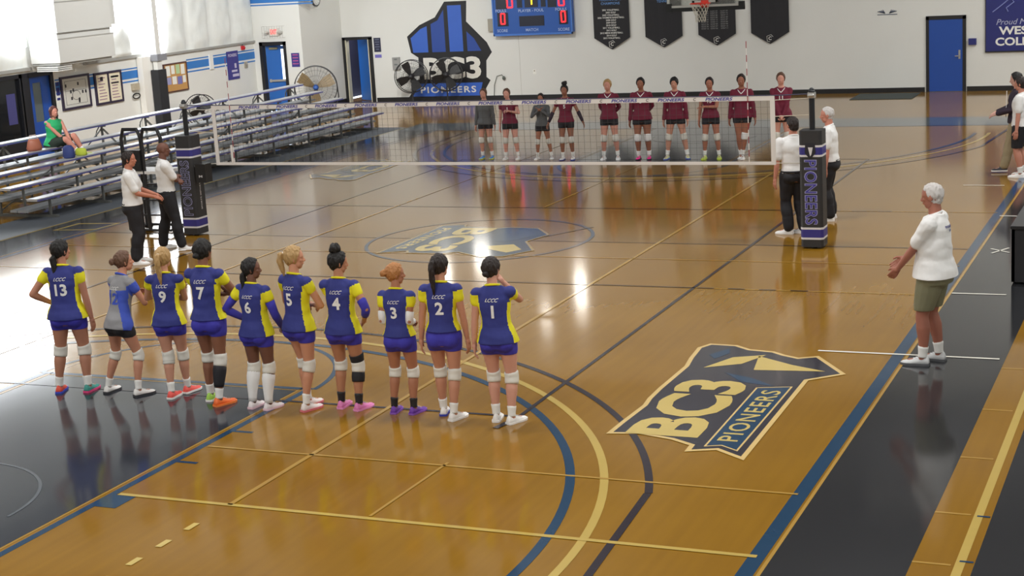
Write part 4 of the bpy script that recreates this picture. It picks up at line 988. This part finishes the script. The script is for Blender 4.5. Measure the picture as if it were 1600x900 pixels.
    def torso(g, grow, z0_, z1_, k=1., flare=0):
        secs = []
        zs = [z0_]+[q[0] for q in TS if z0_+.006 < q[0] < z1_-.006]+[z1_]
        for z in zs:
            for a, b in zip(TS, TS[1:]):
                if a[0] <= z <= b[0]+1e-9:
                    t = (z-a[0])/(b[0]-a[0]); q = [a[i]+(b[i]-a[i])*t for i in range(4)]; break
            else: q = list(TS[0] if z < TS[0][0] else TS[-1])
            wq = B*(wide if z < .72 else 1)
            fl = flare*max(0, (.66-z)/.16)
            secs.append((z, q[1]*wq*k+grow+fl, q[2]*wq*k+grow+fl, q[3]))
        g.loft(secs, 22, fn=lambda v: T(v)*H); return g
    def sc(v): return V(v)*H
    cover = .95
    g = G(); torso(g, -.004, .455, .85, 1)
    for s in (-1, 1):
        g.ell(sc(T((s*.045*B, -.034*B, .492))), (.05*B*H, .046*B*H, .055*H))
        g.cap(sc(T((s*.03, -.004, .806))), sc(T((s*sh, -.002, .797))), .030*H, .027*H*B**.5)
        g.cap(sc(T((s*.015, -.012, .832))), sc(T((s*sh*.75, -.008, .812))), .024*H, .016*H)
    g.cap(sc(T((0, -.012, .81))), sc(hc+V((0, -.012, -.03))), .034*H*(1.15 if sexm else 1), .030*H*(1.15 if sexm else 1))
    for L in legs:
        for t0, t1 in ((0, .35), (.35, .7), (.7, 1), (1, 1.3), (1.3, 1.6), (1.6, 1.9), (1.9, 2.0)):
            g.cap(sc(leg_pt(L, t0)), sc(leg_pt(L, t1)), leg_r(t0)*H, leg_r(t1)*H)
        f = V((-math.sin(L[3]), math.cos(L[3]), 0)); g.cap(sc(L[2]+V((0, 0, -.018))), sc(L[2]+f*.075+V((0, 0, -.026))), .018*H, .014*H)
    for A in arms:
        for t0, t1 in ((0, .5), (.5, 1), (1, 1.25), (1.25, 2)): g.cap(sc(arm_pt(A, t0)), sc(arm_pt(A, t1)), arm_r(t0)*H, arm_r(t1)*H)
    body = remesh(g, vox, 4, name='body')
    # join head + hands + face details
    bm = bmesh.new(); bm.from_mesh(body)
    def join(me, Mx, mi=0):
        n0 = len(bm.verts); nf = len(bm.faces); bm.from_mesh(me); bm.verts.ensure_lookup_table(); bm.faces.ensure_lookup_table()
        for v in bm.verts[n0:]: v.co = Mx @ v.co
        if Mx.determinant() < 0: bmesh.ops.reverse_faces(bm, faces=bm.faces[nf:])
        for f in bm.faces[nf:]: f.smooth = True
    join(HEAD, HM)
    eg = eyes_geo().mesh('e', True); join(eg, HM); bpy.data.meshes.remove(eg)
    for (S, el, wr, s, hp) in arms:
        d = (wr-el).normalized(); zax = -d
        inward = V((-s, .3, 0)) if abs(d.z) > .6 else V((-s*.6, 0, -1)) if hp != 'flat' else V((-s, 0, 0))
        yax = inward-zax*inward.dot(zax); yax.normalize(); xax = yax.cross(zax)
        # thumb points forward/up
        flip = 1 if xax.dot(V((0, 1, .6))) > 0 else -1
        R = Matrix(((xax.x*flip, yax.x, zax.x, 0), (xax.y*flip, yax.y, zax.y, 0), (xax.z*flip, yax.z, zax.z, 0), (0, 0, 0, 1)))
        join(HANDS[hp], Matrix.Translation(sc(wr)) @ R @ Matrix.Scale(.105*H, 4))
    bm.to_mesh(body); bm.free()
    bo = link('body', body, [skin(sk), eye_w, eye_d, HAIR.get(brow), lipm], root)
    # ---- helpers for garments
    def tubeg(fn, t0, t1, grow, rfn, n=5, bulge=0., k=14, off=None):
        ts = [t0+(t1-t0)*i/n for i in range(n+1)]
        pts = [sc(fn(t)+(off(t) if off else V((0, 0, 0)))) for t in ts]
        rs = [(rfn(t)+grow+bulge*math.sin(math.pi*i/n))*H for i, t in enumerate(ts)]
        pts = [pts[0]]+pts+[pts[-1]]; rs = [rs[0]-.006*H]+rs+[rs[-1]-.006*H]
        return pts, rs
    def legtube(name, i, t0, t1, m, grow=.0045, bulge=0., n=6):
        L = legs[i]; pts, rs = tubeg(lambda t: leg_pt(L, t), t0, t1, grow, leg_r, n, bulge)
        part(name, G().tube(pts, rs, 16), m, root, True)
    def armtube(name, i, t0, t1, m, grow=.004, n=6):
        A = arms[i]; pts, rs = tubeg(lambda t: arm_pt(A, t), t0, t1, grow, arm_r, n); part(name, G().tube(pts, rs, 12), m, root, True)
    # ---- shoes, socks
    def shoe_obj(L, cols, k):
        hip, kn, ank, fa, s = L; f = V((-math.sin(fa), math.cos(fa), 0)); r_ = V((f.y, -f.x, 0))
        base = V((ank.x, ank.y, ank.z-.047)); Ls = .155
        def Q(u, xw, z): return sc(base+f*(u*Ls-.036)+r_*xw+V((0, 0, z)))
        secs = [(.0, .018, .035), (.05, .023, .052), (.15, .0245, .056), (.3, .0235, .052), (.45, .0245, .042), (.62, .028, .032), (.8, .0275, .026), (.93, .020, .021), (1.0, .008, .014)]
        g = G(); vs = []; n = 12
        for u, hw, hz in secs:
            for j in range(n):
                a = 2*math.pi*j/n; cx = math.cos(a); sz = math.sin(a)
                vs.append(Q(u, hw*cx*(1 if sz < .3 else .85), .008+(hz-.006)*(max(0, sz)) if sz >= 0 else .008))
        fs = [(i*n+j, i*n+(j+1) % n, (i+1)*n+(j+1) % n, (i+1)*n+j) for i in range(len(secs)-1) for j in range(n)]
        fs += [tuple(range(n))[::-1], tuple(range((len(secs)-1)*n, len(secs)*n))]
        g.add(vs, fs); so = part('shoe', g, solid('shoe_%d_%d_%d' % cols[0], cols[0]), root, True)
        g = G(); vs = []
        for u, hw, hz in secs:
            uu = -.02 if u == 0 else (1.02 if u == 1 else u)
            for zz in (.0008, .013): vs += [Q(uu, -hw*1.1, zz), Q(uu, hw*1.1, zz)]
        fs = []
        for i in range(len(secs)-1):
            a = 4*i; b = a+4; fs += [(a, a+1, b+1, b), (a+2, b+2, b+3, a+3), (a, b, b+2, a+2), (a+1, a+3, b+3, b+1)]
        fs += [(0, 2, 3, 1), (len(vs)-4, len(vs)-3, len(vs)-1, len(vs)-2)]
        g.add(vs, fs); part('sole', g, solid('sole_%d_%d_%d' % cols[1], cols[1]), so)
        g = G()
        for q in range(4): u = .36+.09*q; z = .052-.006*q; g.tube([Q(u, -.012, z-.004), Q(u, 0, z), Q(u, .012, z-.004)], .0022*H, 4)
        part('laces', g, solid('lace_pale', (210, 210, 210)), so)
    for i, L in enumerate(legs): shoe_obj(L, (shoe2 if (i == 1 and shoe2) else shoe), i)
    if sockc:
        for i in (0, 1): legtube('sock', i, 1.74, 2.02, solid('sock_%d_%d_%d' % sockc, sockc), .0035)
    # ---- garments by outfit
    def project(tag_, s_, cx, cz, w_, h_, m_, back, target, dx=0., shear=0., bold=.03):
        g = G(); add_text(g, s_, (0, 0, 0), (1, 0, 0), (0, 1, 0), w_, h_, bold=bold, shear=shear)
        bm = bmesh.new(); me = g.mesh('n'); bm.from_mesh(me); bpy.data.meshes.remove(me)
        bmesh.ops.triangulate(bm, faces=bm.faces[:])
        for _ in range(3):
            es = [e for e in bm.edges if e.calc_length() > .035]
            if es: bmesh.ops.subdivide_edges(bm, edges=es, cuts=1)
        bvh = target; sgn = -1 if back else 1
        for v in bm.verts:
            lx = v.co.x*(1 if back else -1)+cx; lz = v.co.y+cz
            hit = bvh.ray_cast(V((lx, sgn*.6, lz)), V((0, -sgn, 0)))
            yy = hit[0].y if hit[0] is not None else (sgn*.1*H)
            v.co = V((lx, yy+sgn*.005, lz))
        me = bpy.data.meshes.new(tag_); bm.to_mesh(me); bm.free(); return link(tag_, me, m_, root)
    def bvh_of(me):
        bm = bmesh.new(); bm.from_mesh(me); b = BVHTree.FromBMesh(bm); bm.free(); return b
    def top_garment(name, m_, hemz, grow, sleeve_t, sleeve_grow=.008, mats=None, classify=None, flare=0., long_=False):
        g = G(); torso(g, grow, hemz-.02, .845, 1, flare)
        for s in (-1, 1):
            g.cap(sc(T((s*.03, -.004, .800))), sc(T((s*sh, -.002, .793))), (.030+grow*.7)*H, (.026+grow*.6)*H)
            g.cap(sc(T((s*.015, -.012, .829))), sc(T((s*sh*.75, -.008, .808))), (.022+grow*.6)*H, (.016+grow*.6)*H)
            if hemz < .52: g.ell(sc(T((s*.045*B, -.034*B, .50))), ((.05*B+grow)*H, (.046*B+grow)*H, .05*H))
        for A in arms:
            if sleeve_t > 0:
                ts = [0, min(.45, sleeve_t)]+([1.0] if sleeve_t > 1 else [])+([sleeve_t] if sleeve_t > .45 else [])
                for a, b in zip(ts, ts[1:]):
                    if b > a: g.cap(sc(arm_pt(A, a)), sc(arm_pt(A, b)), (arm_r(a)+sleeve_grow)*H, (arm_r(b)+sleeve_grow*.9)*H)
        me = ruffle(remesh(g, .011, 2, name=name), .008, (7, 7, 13))
        # flat hem: cut below the hem line except for arms (arms handled when sleeves hang low)
        low = min(arm_pt(A, sleeve_t).z for A in arms) if sleeve_t > 0 else 9
        if low > hemz+dz+.03: cut(me, T((0, 0, hemz))*H, V((0, -sl_, -cl_)) if lean else V((0, 0, -1)))
        cut(me, T((0, 0, .842))*H, V((0, .35, 1)).normalized(), True)
        for A in arms:
            pass
        o = link(name, me, mats or m_, root)
        if classify:
            mi = [classify(p.center/H, p.normal) for p in me.polygons]; me.polygons.foreach_set('material_index', mi)
        return o
    def near_arm(c):
        for A in arms:
            a, b = A[0], A[1]; d = b-a; t = max(0, min(1, (c-a).dot(d)/d.dot(d)))
            if t > .02 and (c-a-d*t).length < .050 and abs(c.x-T((0, 0, .8)).x) > sh*.86: return True
        return False
    def shorts(m_, zlow, grow=.006, zhi=.56, legt=.42, name='shorts', lgrow=None):
        g = G(); torso(g, grow, .462, zhi)
        for s in (-1, 1): g.ell(sc(T((s*.045*B, -.034*B, .492))), ((.05*B+grow)*H, (.046*B+grow)*H, .055*H))
        g.cap(sc(V((-.045, -.004, .475+dz))), sc(V((.045, -.004, .475+dz))), (.055*B)*H, (.055*B)*H)
        lg = grow if lgrow is None else lgrow
        for L in legs:
            ts = [0, legt*.5, legt]
            for a, b in zip(ts, ts[1:]): g.cap(sc(leg_pt(L, a)), sc(leg_pt(L, b)), (leg_r(a)+lg)*H, (leg_r(b)+lg)*H)
        me = remesh(g, .011, 2, name=name)
        if zlow: cut(me, (0, 0, zlow*H), V((0, 0, -1)))
        return link(name, me, m_, root)
    def trousers(m_, grow=.017, name='trousers', tend=1.93):
        g = G(); torso(g, .011, .462, .575)
        for s in (-1, 1): g.ell(sc(T((s*.045*B, -.030*B, .492))), ((.05*B+.011)*H, (.046*B+.011)*H, .055*H))
        for L in legs:
            ts = [0, .35, .7, 1, 1.3, 1.6, tend]
            for a, b in zip(ts, ts[1:]): g.cap(sc(leg_pt(L, a)), sc(leg_pt(L, b)), (max(leg_r(a), .036)+grow*.8)*H, (max(leg_r(b), .032)+grow*.8)*H)
        return link(name, ruffle(remesh(g, .013, 2, name=name), .009, (9, 9, 7)), m_, root)
    def vcollar(bv, m_, wd=.011):
        g = G(); pts = []
        for s in (-1, 1):
            row = []
            for k in range(7):
                t = k/6; xx = s*(.045*(1-t)+.001); zz = .842-.052*t**.8
                row.append((xx*H, zz*H))
            vs = []
            for (xx, zz) in row:
                for off in (0, -wd*H*1.2):
                    c0 = T((xx/H, 0, zz/H+off/H))*H
                    hit = bv.ray_cast(V((c0.x, .6+c0.y, c0.z)), V((0, -1, 0)))
                    yy = (hit[0].y if hit[0] is not None else c0.y)+.006; vs.append(V((c0.x, yy, c0.z)))
            g.add(vs, [(2*i, 2*i+1, 2*i+3, 2*i+2) for i in range(6)])
        part('collar', g, m_, root)
    def ring_collar(m_, r=.0075, rad=.042):
        g = G(); g.tube([T((rad*math.cos(a), rad*.86*math.sin(a)-.006, .842-.012*math.sin(a)))*H for a in [2*math.pi*k/20 for k in range(20)]], r*H, 6, closed=True); part('collar', g, m_, root, True)

    if outfit in ('home', 'libero'):
        main, slv, pan = (F['royal'], F['yellow'], F['yellow']) if outfit == 'home' else (F['grey'], F['sky'], F['sky'])
        hz = hem or .50
        def cls(c, n):
            if near_arm(c): return 1
            cc = c-V((0, 0, dz))
            if cc.z < .745 and abs(c.x)/.075 > 1.75*abs(c.y+.004)/.06: return 2
            return 0
        shorts(F['purple'] if outfit == 'home' else F['black'], .425+dz if pelvis > .5 else None, .006, .575, .30)
        o = top_garment('jersey', None, hz, .010, .30, .009, mats=[main, slv, pan], classify=cls, flare=.013)
        bv = bvh_of(o.data); ring_collar(slv)
        c0 = T((0, 0, .765))*H
        project('lettering', 'LCCC', c0.x, c0.z, .105*H/1.0*.8, .022*H, F['white'], True, bv, shear=.5, bold=.01)
        if num: 
            c0 = T((0, 0, .695))*H
            project('number', num, c0.x, c0.z, None, .078*H, F['white'] if outfit == 'home' else F['sky'], True, bv)
    elif outfit in ('away', 'away_long', 'warm'):
        m_ = F['maroon'] if outfit != 'warm' else F['dgrey']
        shorts(F['black'], .435+dz, .006, .575, .30)
        o = top_garment('jersey', m_, hem or .515, .010, .35 if outfit == 'away' else 1.9, .008 if outfit == 'away' else .006, flare=.011)
        bv = bvh_of(o.data)
        if outfit != 'warm':
            vcollar(bv, F['white'])
            if num: c0 = T((0, 0, .725))*H; project('number', num, c0.x, c0.z, None, .05*H, F['white'], False, bv)
            c0 = T((0, 0, .77))*H
    elif outfit == 'ref':
        trousers(F['black']); shz = .535
        o = top_garment('polo_shirt', F['white'], shz, .014, .75, .014); ring_collar(F['white'], .011, .040)
        part('belt', G().tube([T(((.100*B)*math.cos(a), (.076*B)*math.sin(a)-.004, .545))*H for a in [2*math.pi*k/24 for k in range(24)]], .010*H, 6, closed=True), F['black'], root, True)
        if acc and 'placket' in acc: pass
    elif outfit == 'coach':
        g_ = shorts(F['olive'], .315, .010, .575, .80, 'shorts', .016)
        o = top_garment('tee_shirt', F['white'], .50, .018, .72, .016, flare=.010); bv = bvh_of(o.data)
        for s_, zz, w_ in (('PIONEERS', .775, .10), ('VB', .752, .03)):
            c0 = T((.0, 0, zz))*H; project('print', s_, c0.x, c0.z, w_*H, .014*H, F['royal'], True, bv, bold=.03)
        ring_collar(F['white'], .007, .040)
    elif outfit == 'mom':
        shorts(F['dgreen'], None, .012, .56, .72, 'shorts', .014)
        o = top_garment('tank_top', F['green'], .50, .013, 0, flare=.008)
        part('necklace', G().tube([T((.04*math.cos(a), .04*math.sin(a)+.010, .83-.03*math.sin(a)))*H for a in [2*math.pi*k/18 for k in range(18)]], .003*H, 5, closed=True), solid('necklace_dark', (90, 60, 50)), root)
    elif outfit == 'jacket':
        trousers(F['khaki']); o = top_garment('jacket', F['plum'], .50, .018, 1.85, .012, flare=.006); ring_collar(F['plum'], .012, .042)
        c = T((0, 0, .7))*H
        part('shirt_front', G().prism([T((-.028, .088*B, .82))*H, T((.028, .088*B, .82))*H, T((.034, .095*B, .56))*H, T((-.034, .095*B, .56))*H], V((0, .012, 0))), F['white'], root)
    elif outfit == 'white_black':
        shorts(F['black'], .30, .012, .575, .85, 'shorts', .018); o = top_garment('polo_shirt', F['white'], .52, .018, .7, .014, flare=.006); ring_collar(F['white'], .010, .040)
        bv = bvh_of(o.data); part('badge', G().box(-.015, .015, .10, .112, .73*H, .745*H), F['black'], root)
    # knee pads and extras
    if pads:
        for i in (0, 1):
            if pads[i]: legtube('knee_pad', i, .86, 1.17, F[pads[i]], .0055, .0035, 6)
    for a in acc:
        if a[0] == 'leg': legtube(a[5] if len(a) > 5 else 'leg_sleeve', a[1], a[2], a[3], F.get(a[4]) or solid('x_%s' % str(a[4]), a[4]), .006)
        if a[0] == 'arm': armtube('arm_sleeve', a[1], a[2], a[3], F[a[4]], .0045)
    # ---- hair
    st, hcol = hair; hm = HAIR[hcol] if hcol in HAIR else None
    def hh(g, mesh_vox=.03, sm=2, nm='hair', cuts=()):
        me = remesh(g, mesh_vox, sm, name=nm)
        for co, no in cuts: cut(me, co, no)
        ruffle(me, .045, (16, 16, 4)); me.transform(HM); return link(nm, me, hm, root)
    if st != 'bald':
        g = G(); rr = {'short': .04, 'crop': .02, 'bob': .07, 'mannish': .02}.get(st, .05)
        g.ell((0, -.055, .12), (.335+rr, .42+rr, .405+rr), nu=26, nv=16)
        if st in ('short', 'bob', 'crop'):
            g.ell((0, -.2, -.12), (.27+rr, .26+rr*.6, .28))
        else: g.ell((0, -.17, -.10), (.27, .26, .26))
        fringe = (0, .27, .30) if st != 'fringe' else (0, .33, .16)
        cuts = [((0, .24, .26), V((0, .93, -.36)).normalized())]
        if st == 'fringe': cuts = [((0, .33, .20), V((0, .9, -.5)).normalized())]
        if st == 'mannish': cuts = [((0, .20, .28), V((0, .85, -.5)).normalized())]
        hh(g, .03, 1, cuts=cuts)
        if st == 'pony' or st == 'longpony':
            g = G(); L_ = 1.0 if st == 'pony' else 1.7
            pts = [(0, -.44, .25), (0, -.60, .22), (0, -.66, -.05), (0.02, -.60, -.05-.35*L_), (0.03, -.54, -.1-.62*L_)]
            rs = [.07, .12, .14, .12, .05]
            for a, b, ra, rb in zip(pts, pts[1:], rs, rs[1:]): g.cap(a, b, ra, rb)
            hh(g, .035, 2, 'ponytail')
            me = G().tube([(0, -.47, .25), (0, -.52, .245)], .085, 10).mesh('hair_tie', True); me.transform(HM); link('hair_tie', me, F['white'] if hcol in ('blond', 'brown') else F['black'], root)
        if st == 'lowpony':
            g = G()
            for a, b, ra, rb in (((0, -.38, -.12), (0, -.50, -.3), .11, .16), ((0, -.50, -.3), (.02, -.50, -.95), .16, .13), ((.02, -.5, -.95), (.03, -.46, -1.4), .13, .05)): g.cap(a, b, ra, rb)
            hh(g, .035, 2, 'ponytail')
        if st in ('topbun', 'bun', 'lowbun', 'puff'):
            g = G(); c = {'topbun': (0, -.22, .68), 'bun': (0, -.55, .12), 'lowbun': (0, -.46, -.12), 'puff': (0, -.16, .66)}[st]; r0 = {'topbun': .22, 'bun': .18, 'lowbun': .15, 'puff': .26}[st]
            g.ell(c, (r0, r0, r0*.85)); rnd = random.Random(int(H*1000))
            for _ in range(9):
                a = rnd.uniform(0, 6.28); b = rnd.uniform(-.9, 1.2); g.ell((c[0]+r0*.75*math.cos(a)*math.cos(b), c[1]+r0*.75*math.sin(a)*math.cos(b), c[2]+r0*.7*math.sin(b)), (r0*.45,)*3, nu=8, nv=6)
            hh(g, .035, 1, 'hair_bun')
        if st == 'bob':
            g = G()
            for s in (-1, 1): g.cap((s*.33, -.05, .1), (s*.33, -.04, -.42), .09, .09)
            g.ell((0, -.28, -.25), (.34, .17, .32)); hh(g, .035, 2, 'hair_lock')
        if st == 'cap':
            pass
    return root
def col(*c): return c
HOME = 'players in blue lined up with their backs to the camera'; AWAY = 'maroon team lined up beyond the net'
WS = (240, 238, 236)
person('player in blue jersey 13 with dark hair tail, hand on hip, at left end', -.85, -9.15, 18, 1.72, (176, 122, 98), HOME, 1.10, feet=((-.11, 0, 4), (.085, .0, -12)), head=(-38, 4), armL='hip', armR='side', hair=('lowpony', 'black'), num='13', shoe=((226, 84, 64), (60, 80, 200)), shoe2=((60, 150, 140), (230, 70, 130)), wide=1.05)
person('player in grey jersey with blue sides leaning forward, second from left end', -.19, -9.12, -14, 1.62, (188, 132, 106), HOME, .95, feet=((-.15, -.02, 10), (.12, .02, -14)), pelvis=.51, lean=12, head=(-30, 8), armL='clap', armR='clap', hair=('bun', 'brown'), outfit='libero', hem=.475, num='12', shoe=(WS, (60, 60, 64)), brow='brown')
person('blond player in blue jersey 9 with coral shoes', .46, -9.10, 15, 1.65, (196, 142, 118), HOME, .98, feet=((-.02, -.02, -10), (.05, .10, -25)), head=(-5, 0), armL='chest', armR='cross', hair=('longpony', 'blond'), num='9', shoe=((236, 92, 84), WS), brow='honey', acc=(('leg', 0, .84, 1.22, 'pad', 'leg_sleeve'),))
person('player in blue jersey 7 with black calf sleeve and orange shoe', 1.05, -9.20, 6, 1.77, (134, 88, 66), HOME, 1.0, feet=((-.06, .05, 5), (.05, -.05, -28)), head=(-12, 0), armL='cross', armR='chest', hair=('lowbun', 'black'), num='7', shoe=((170, 220, 90), WS), shoe2=((240, 112, 50), (244, 130, 60)), acc=(('leg', 1, 1.18, 1.7, 'black'),), hem=.53)
person('player in blue jersey 6 with violet arm sleeves and long dark tail', 1.66, -9.24, -4, 1.59, (110, 72, 56), HOME, 1.08, feet=((-.055, -.03, 0), (.075, -.03, -14)), head=(-62, 4), armL='hip', armR=((.12, .12, .53), (.7, -1, -.2), 'closed'), hair=('lowpony', 'black'), num='6', shoe=((240, 232, 234), (235, 200, 210)), sockc=None, acc=(('leg', 0, 1.12, 2.0, 'white', 'long_sock'), ('leg', 1, 1.2, 2.0, 'white', 'long_sock'), ('arm', 0, .45, 1.95, 'purple'), ('arm', 1, .45, 1.95, 'purple')))
person('blond player in blue jersey 5 with high tail, seen in profile', 2.14, -9.17, -14, 1.71, (196, 138, 108), HOME, .98, feet=((-.015, .05, 0), (.055, -.04, -8)), head=(-50, 2), armL='clasp', armR='clasp', hair=('pony', 'blond'), num='5', shoe=((238, 230, 228), (220, 120, 130)), brow='honey', pads=('pad', 'pad'))
person('player in blue jersey 4 with curly top bun and black and white leg wraps', 2.63, -9.12, 4, 1.66, (176, 122, 92), HOME, 1.03, feet=((-.06, .03, 0), (.075, .0, -20)), head=(-52, -4), armL='front', armR=((.115, .07, .56), (1, -1, 0), 'relaxed'), hair=('puff', 'black'), num='4', shoe=((226, 130, 190), (232, 150, 200)), sockc=(30, 30, 36), acc=(('leg', 1, .68, .87, 'black'), ('leg', 1, 1.17, 1.42, 'black'), ('arm', 1, .6, 1.5, 'purple')))
person('player in blue jersey 3 with honey bun, white arm sleeves and purple shoes', 3.28, -9.12, 4, 1.55, (168, 112, 84), HOME, 1.0, feet=((-.07, 0, 4), (.07, 0, -16)), head=(-58, 2), armL=((-.06, .11, .60), (-.3, -1, 0), 'closed'), armR=((.06, .11, .60), (.2, -1, 0), 'closed'), hair=('bun', 'honey'), num='3', shoe=((112, 60, 170), (140, 90, 190)), sockc=(30, 30, 34), hem=.535, acc=(('arm', 0, .62, 1.85, 'white'), ('arm', 1, .62, 1.85, 'white')))
person('player in blue jersey 2 with long thick dark tail and arms hanging', 3.80, -9.16, 12, 1.66, (190, 134, 108), HOME, 1.02, feet=((-.045, .06, 4), (.045, -.05, -28)), head=(-20, -4), hair=('longpony', 'dark'), num='2', shoe=(WS, (60, 70, 170)), shoe2=(WS, WS), hem=.55)
person('player in blue jersey 1 at right end with hand raised to her face', 4.40, -9.18, 12, 1.65, (204, 150, 130), HOME, 1.06, feet=((-.04, .02, 2), (.065, -.03, -35)), head=(-22, 0), armL='side', armR='face', hair=('lowbun', 'dark'), num='1', shoe=(WS, WS), side=-2)

A = dict(group=AWAY)
person('player in grey long sleeve shirt with bright blue shoes, at left end of far row', -3.96, 9.2, 188, 1.54, (206, 150, 130), AWAY, 1.0, outfit='warm', armL='side', armR='side', hair=('bun', 'brown'), shoe=((80, 150, 230), (200, 210, 80)), vox=.015, feet=((-.07, 0, 4), (.07, 0, -4)))
person('player in maroon jersey 1 leaning with arms folded beside first grey shirt', -3.32, 9.1, 190, 1.54, (216, 158, 142), AWAY, 1.05, outfit='away', num='1', armL='chest', armR='side', hair=('bun', 'brown'), side=3, vox=.015, feet=((-.09, 0, 4), (.09, 0, -4)))
person('short player in grey long sleeve shirt clapping hands at her face', -2.56, 9.1, 190, 1.42, (170, 116, 92), AWAY, .98, outfit='warm', armL=((-.02, .13, .76), (-1, 0, -1), 'flat'), armR=((.02, .13, .76), (1, 0, -1), 'flat'), hair=('bun', 'dark'), vox=.015, feet=((-.12, 0, 8), (.10, 0, -8)))
person('player in maroon jersey 5 with curly top puff and arms spread', -1.96, 9.0, 190, 1.60, (150, 100, 78), AWAY, 1.0, outfit='away', num='5', armL='out', armR='out', hair=('puff', 'black'), vox=.015, acc=(('arm', 0, 1.0, 1.95, 'plum'), ('arm', 1, 1.0, 1.95, 'plum')), shoe=(WS, (40, 60, 150)), feet=((-.07, 0, 4), (.07, 0, -4)))
person('blond player in maroon jersey 7 with hands behind her back', -1.0, 9.07, 190, 1.69, (204, 146, 128), AWAY, 1.05, outfit='away_long', num='7', armL='back', armR='back', hair=('bun', 'blond'), vox=.015, feet=((-.09, 0, 10), (.09, 0, -4)))
person('player in maroon jersey 8 with hot pink shoes', -.26, 9.07, 190, 1.71, (150, 98, 76), AWAY, 1.12, outfit='away_long', num='8', armL='back', armR='side', hair=('bun', 'black'), shoe=((244, 40, 150), (40, 30, 40)), vox=.015, pads=('white', 'white'), feet=((-.07, 0, 4), (.06, 0, -4)))
person('player in maroon jersey 9 with short dark fringe and wide stance', .46, 9.13, 190, 1.70, (200, 146, 124), AWAY, 1.05, outfit='away_long', num='9', armL='side', armR='side', hair=('fringe', 'black'), shoe=((214, 218, 170), (90, 110, 190)), vox=.015, feet=((-.13, 0, 12), (.12, 0, -8)))
person('player in maroon jersey 13 with one arm folded across and yellow green shoes', 1.23, 9.1, 190, 1.68, (172, 114, 92), AWAY, 1.0, outfit='away', num='13', armL=((.06, .11, .66), (-1, .1, -.6), 'relaxed'), armR='side', hair=('bun', 'dark'), shoe=((190, 206, 110), (200, 220, 60)), vox=.015, feet=((-.09, 0, 6), (.09, 0, -6)))
person('tall player in maroon jersey 10 with white knee pad, crossed by antenna', 1.90, 9.12, 190, 1.73, (158, 104, 82), AWAY, 1.10, outfit='away_long', num='10', hair=('pony', 'dark'), vox=.015, pads=('white', None), feet=((.01, .02, 6), (.03, -.02, -4)))
person('player in maroon jersey 11 with hands clasped low, right end of far row', 2.72, 9.15, 192, 1.74, (214, 156, 138), AWAY, 1.08, outfit='away_long', num='11', armL='front', armR='front', hair=('bun', 'brown'), vox=.015, feet=((-.07, 0, 6), (.07, 0, -6)))

# officials
person('official in white polo holding hands forward, left of the pair by left post', -4.87, -2.45, -62, 1.78, (186, 120, 96), None, 1.08, outfit='ref', armL='forward', armR='forward', hair=('short', 'dark'), head=(-12, 3), shoe=(WS, WS), pads=None, sexm=True, wide=1.1)
person('bald official in white polo with folded arms beside the left post', -5.0, -1.35, -50, 1.78, (112, 72, 58), None, 1.12, outfit='ref', armL='cross', armR='cross', hair=('bald', None), head=(-10, 6), shoe=(WS, WS), pads=None, sexm=True, feet=((-.09, -.06, 10), (.10, .10, -20)))
o = person('dark haired official in white shirt half hidden by right post', 4.93, .95, 28, 1.80, (196, 132, 112), None, 1.05, outfit='ref', armL='side', armR='side', hair=('crop', 'dark'), head=(14, 0), shoe=(WS, WS), pads=None, sexm=True, feet=((-.05, .02, 60), (.07, 0, 40)))
person('grey haired official in white shirt standing behind the right post', 5.2, 2.2, 95, 1.80, (192, 128, 108), None, 1.10, outfit='ref', armL='side', armR='side', hair=('mannish', 'grey'), head=(10, 0), shoe=(WS, WS), pads=None, sexm=True, wide=1.1)
# dark cap as a thing worn by the official
person('white haired man in white tee and olive shorts gesturing on sideline', 8.14, -6.2, 84, 1.92, (160, 102, 84), None, 1.12, outfit='coach', armL=((-.07, .185, .535), (-.3, -1, -.5), 'relaxed'), armR=((.13, .20, .56), (.6, -1, -.4), 'relaxed'), hair=('mannish', 'grey'), head=(0, -4), shoe=((206, 208, 210), (90, 92, 96)), pads=None, sexm=True, wide=1.20, feet=((-.07, .06, 4), (.05, -.0, -4)), brow='grey')
person('man in dark jacket and khaki trousers striding at right edge', 7.52, 7.4, 96, 1.80, (206, 160, 146), None, 1.08, outfit='jacket', armL='forward', armR='forward', hair=('short', 'black'), head=(0, -4), shoe=((60, 60, 70), WS), pads=None, sexm=True, feet=((-.06, .14, 4), (.05, -.12, -4)))
person('person in white shirt and long black shorts at extreme right edge', 7.66, 6.78, 84, 1.78, (190, 130, 110), None, 1.12, outfit='white_black', hair=('short', 'dark'), shoe=(WS, WS), pads=None, sexm=True)
# seated woman: seat row 4 (z 1.03), feet on row 3 (z .83) foot plank
person('woman in green sleeveless top and dark shorts seated on the bleachers', -11.55, 3.95, -104, 1.60, (206, 140, 122), None, 1.22, z0=.47, pelvis=.40, outfit='mom', armL=((-.12, .20, .52), (-1, -.2, -.4), 'closed'), armR=((-.07, .21, .51), (1, -.4, -.4), 'closed'), hair=('bob', 'auburn'), head=(-8, 4), lean=8, feet=((-.27, .26, 30, .215, (-.3, .5, 1)), (-.16, .30, 30, .215, (.1, .5, 1))), shoe=((176, 190, 120), (214, 224, 200)), pads=None, brow='brown')
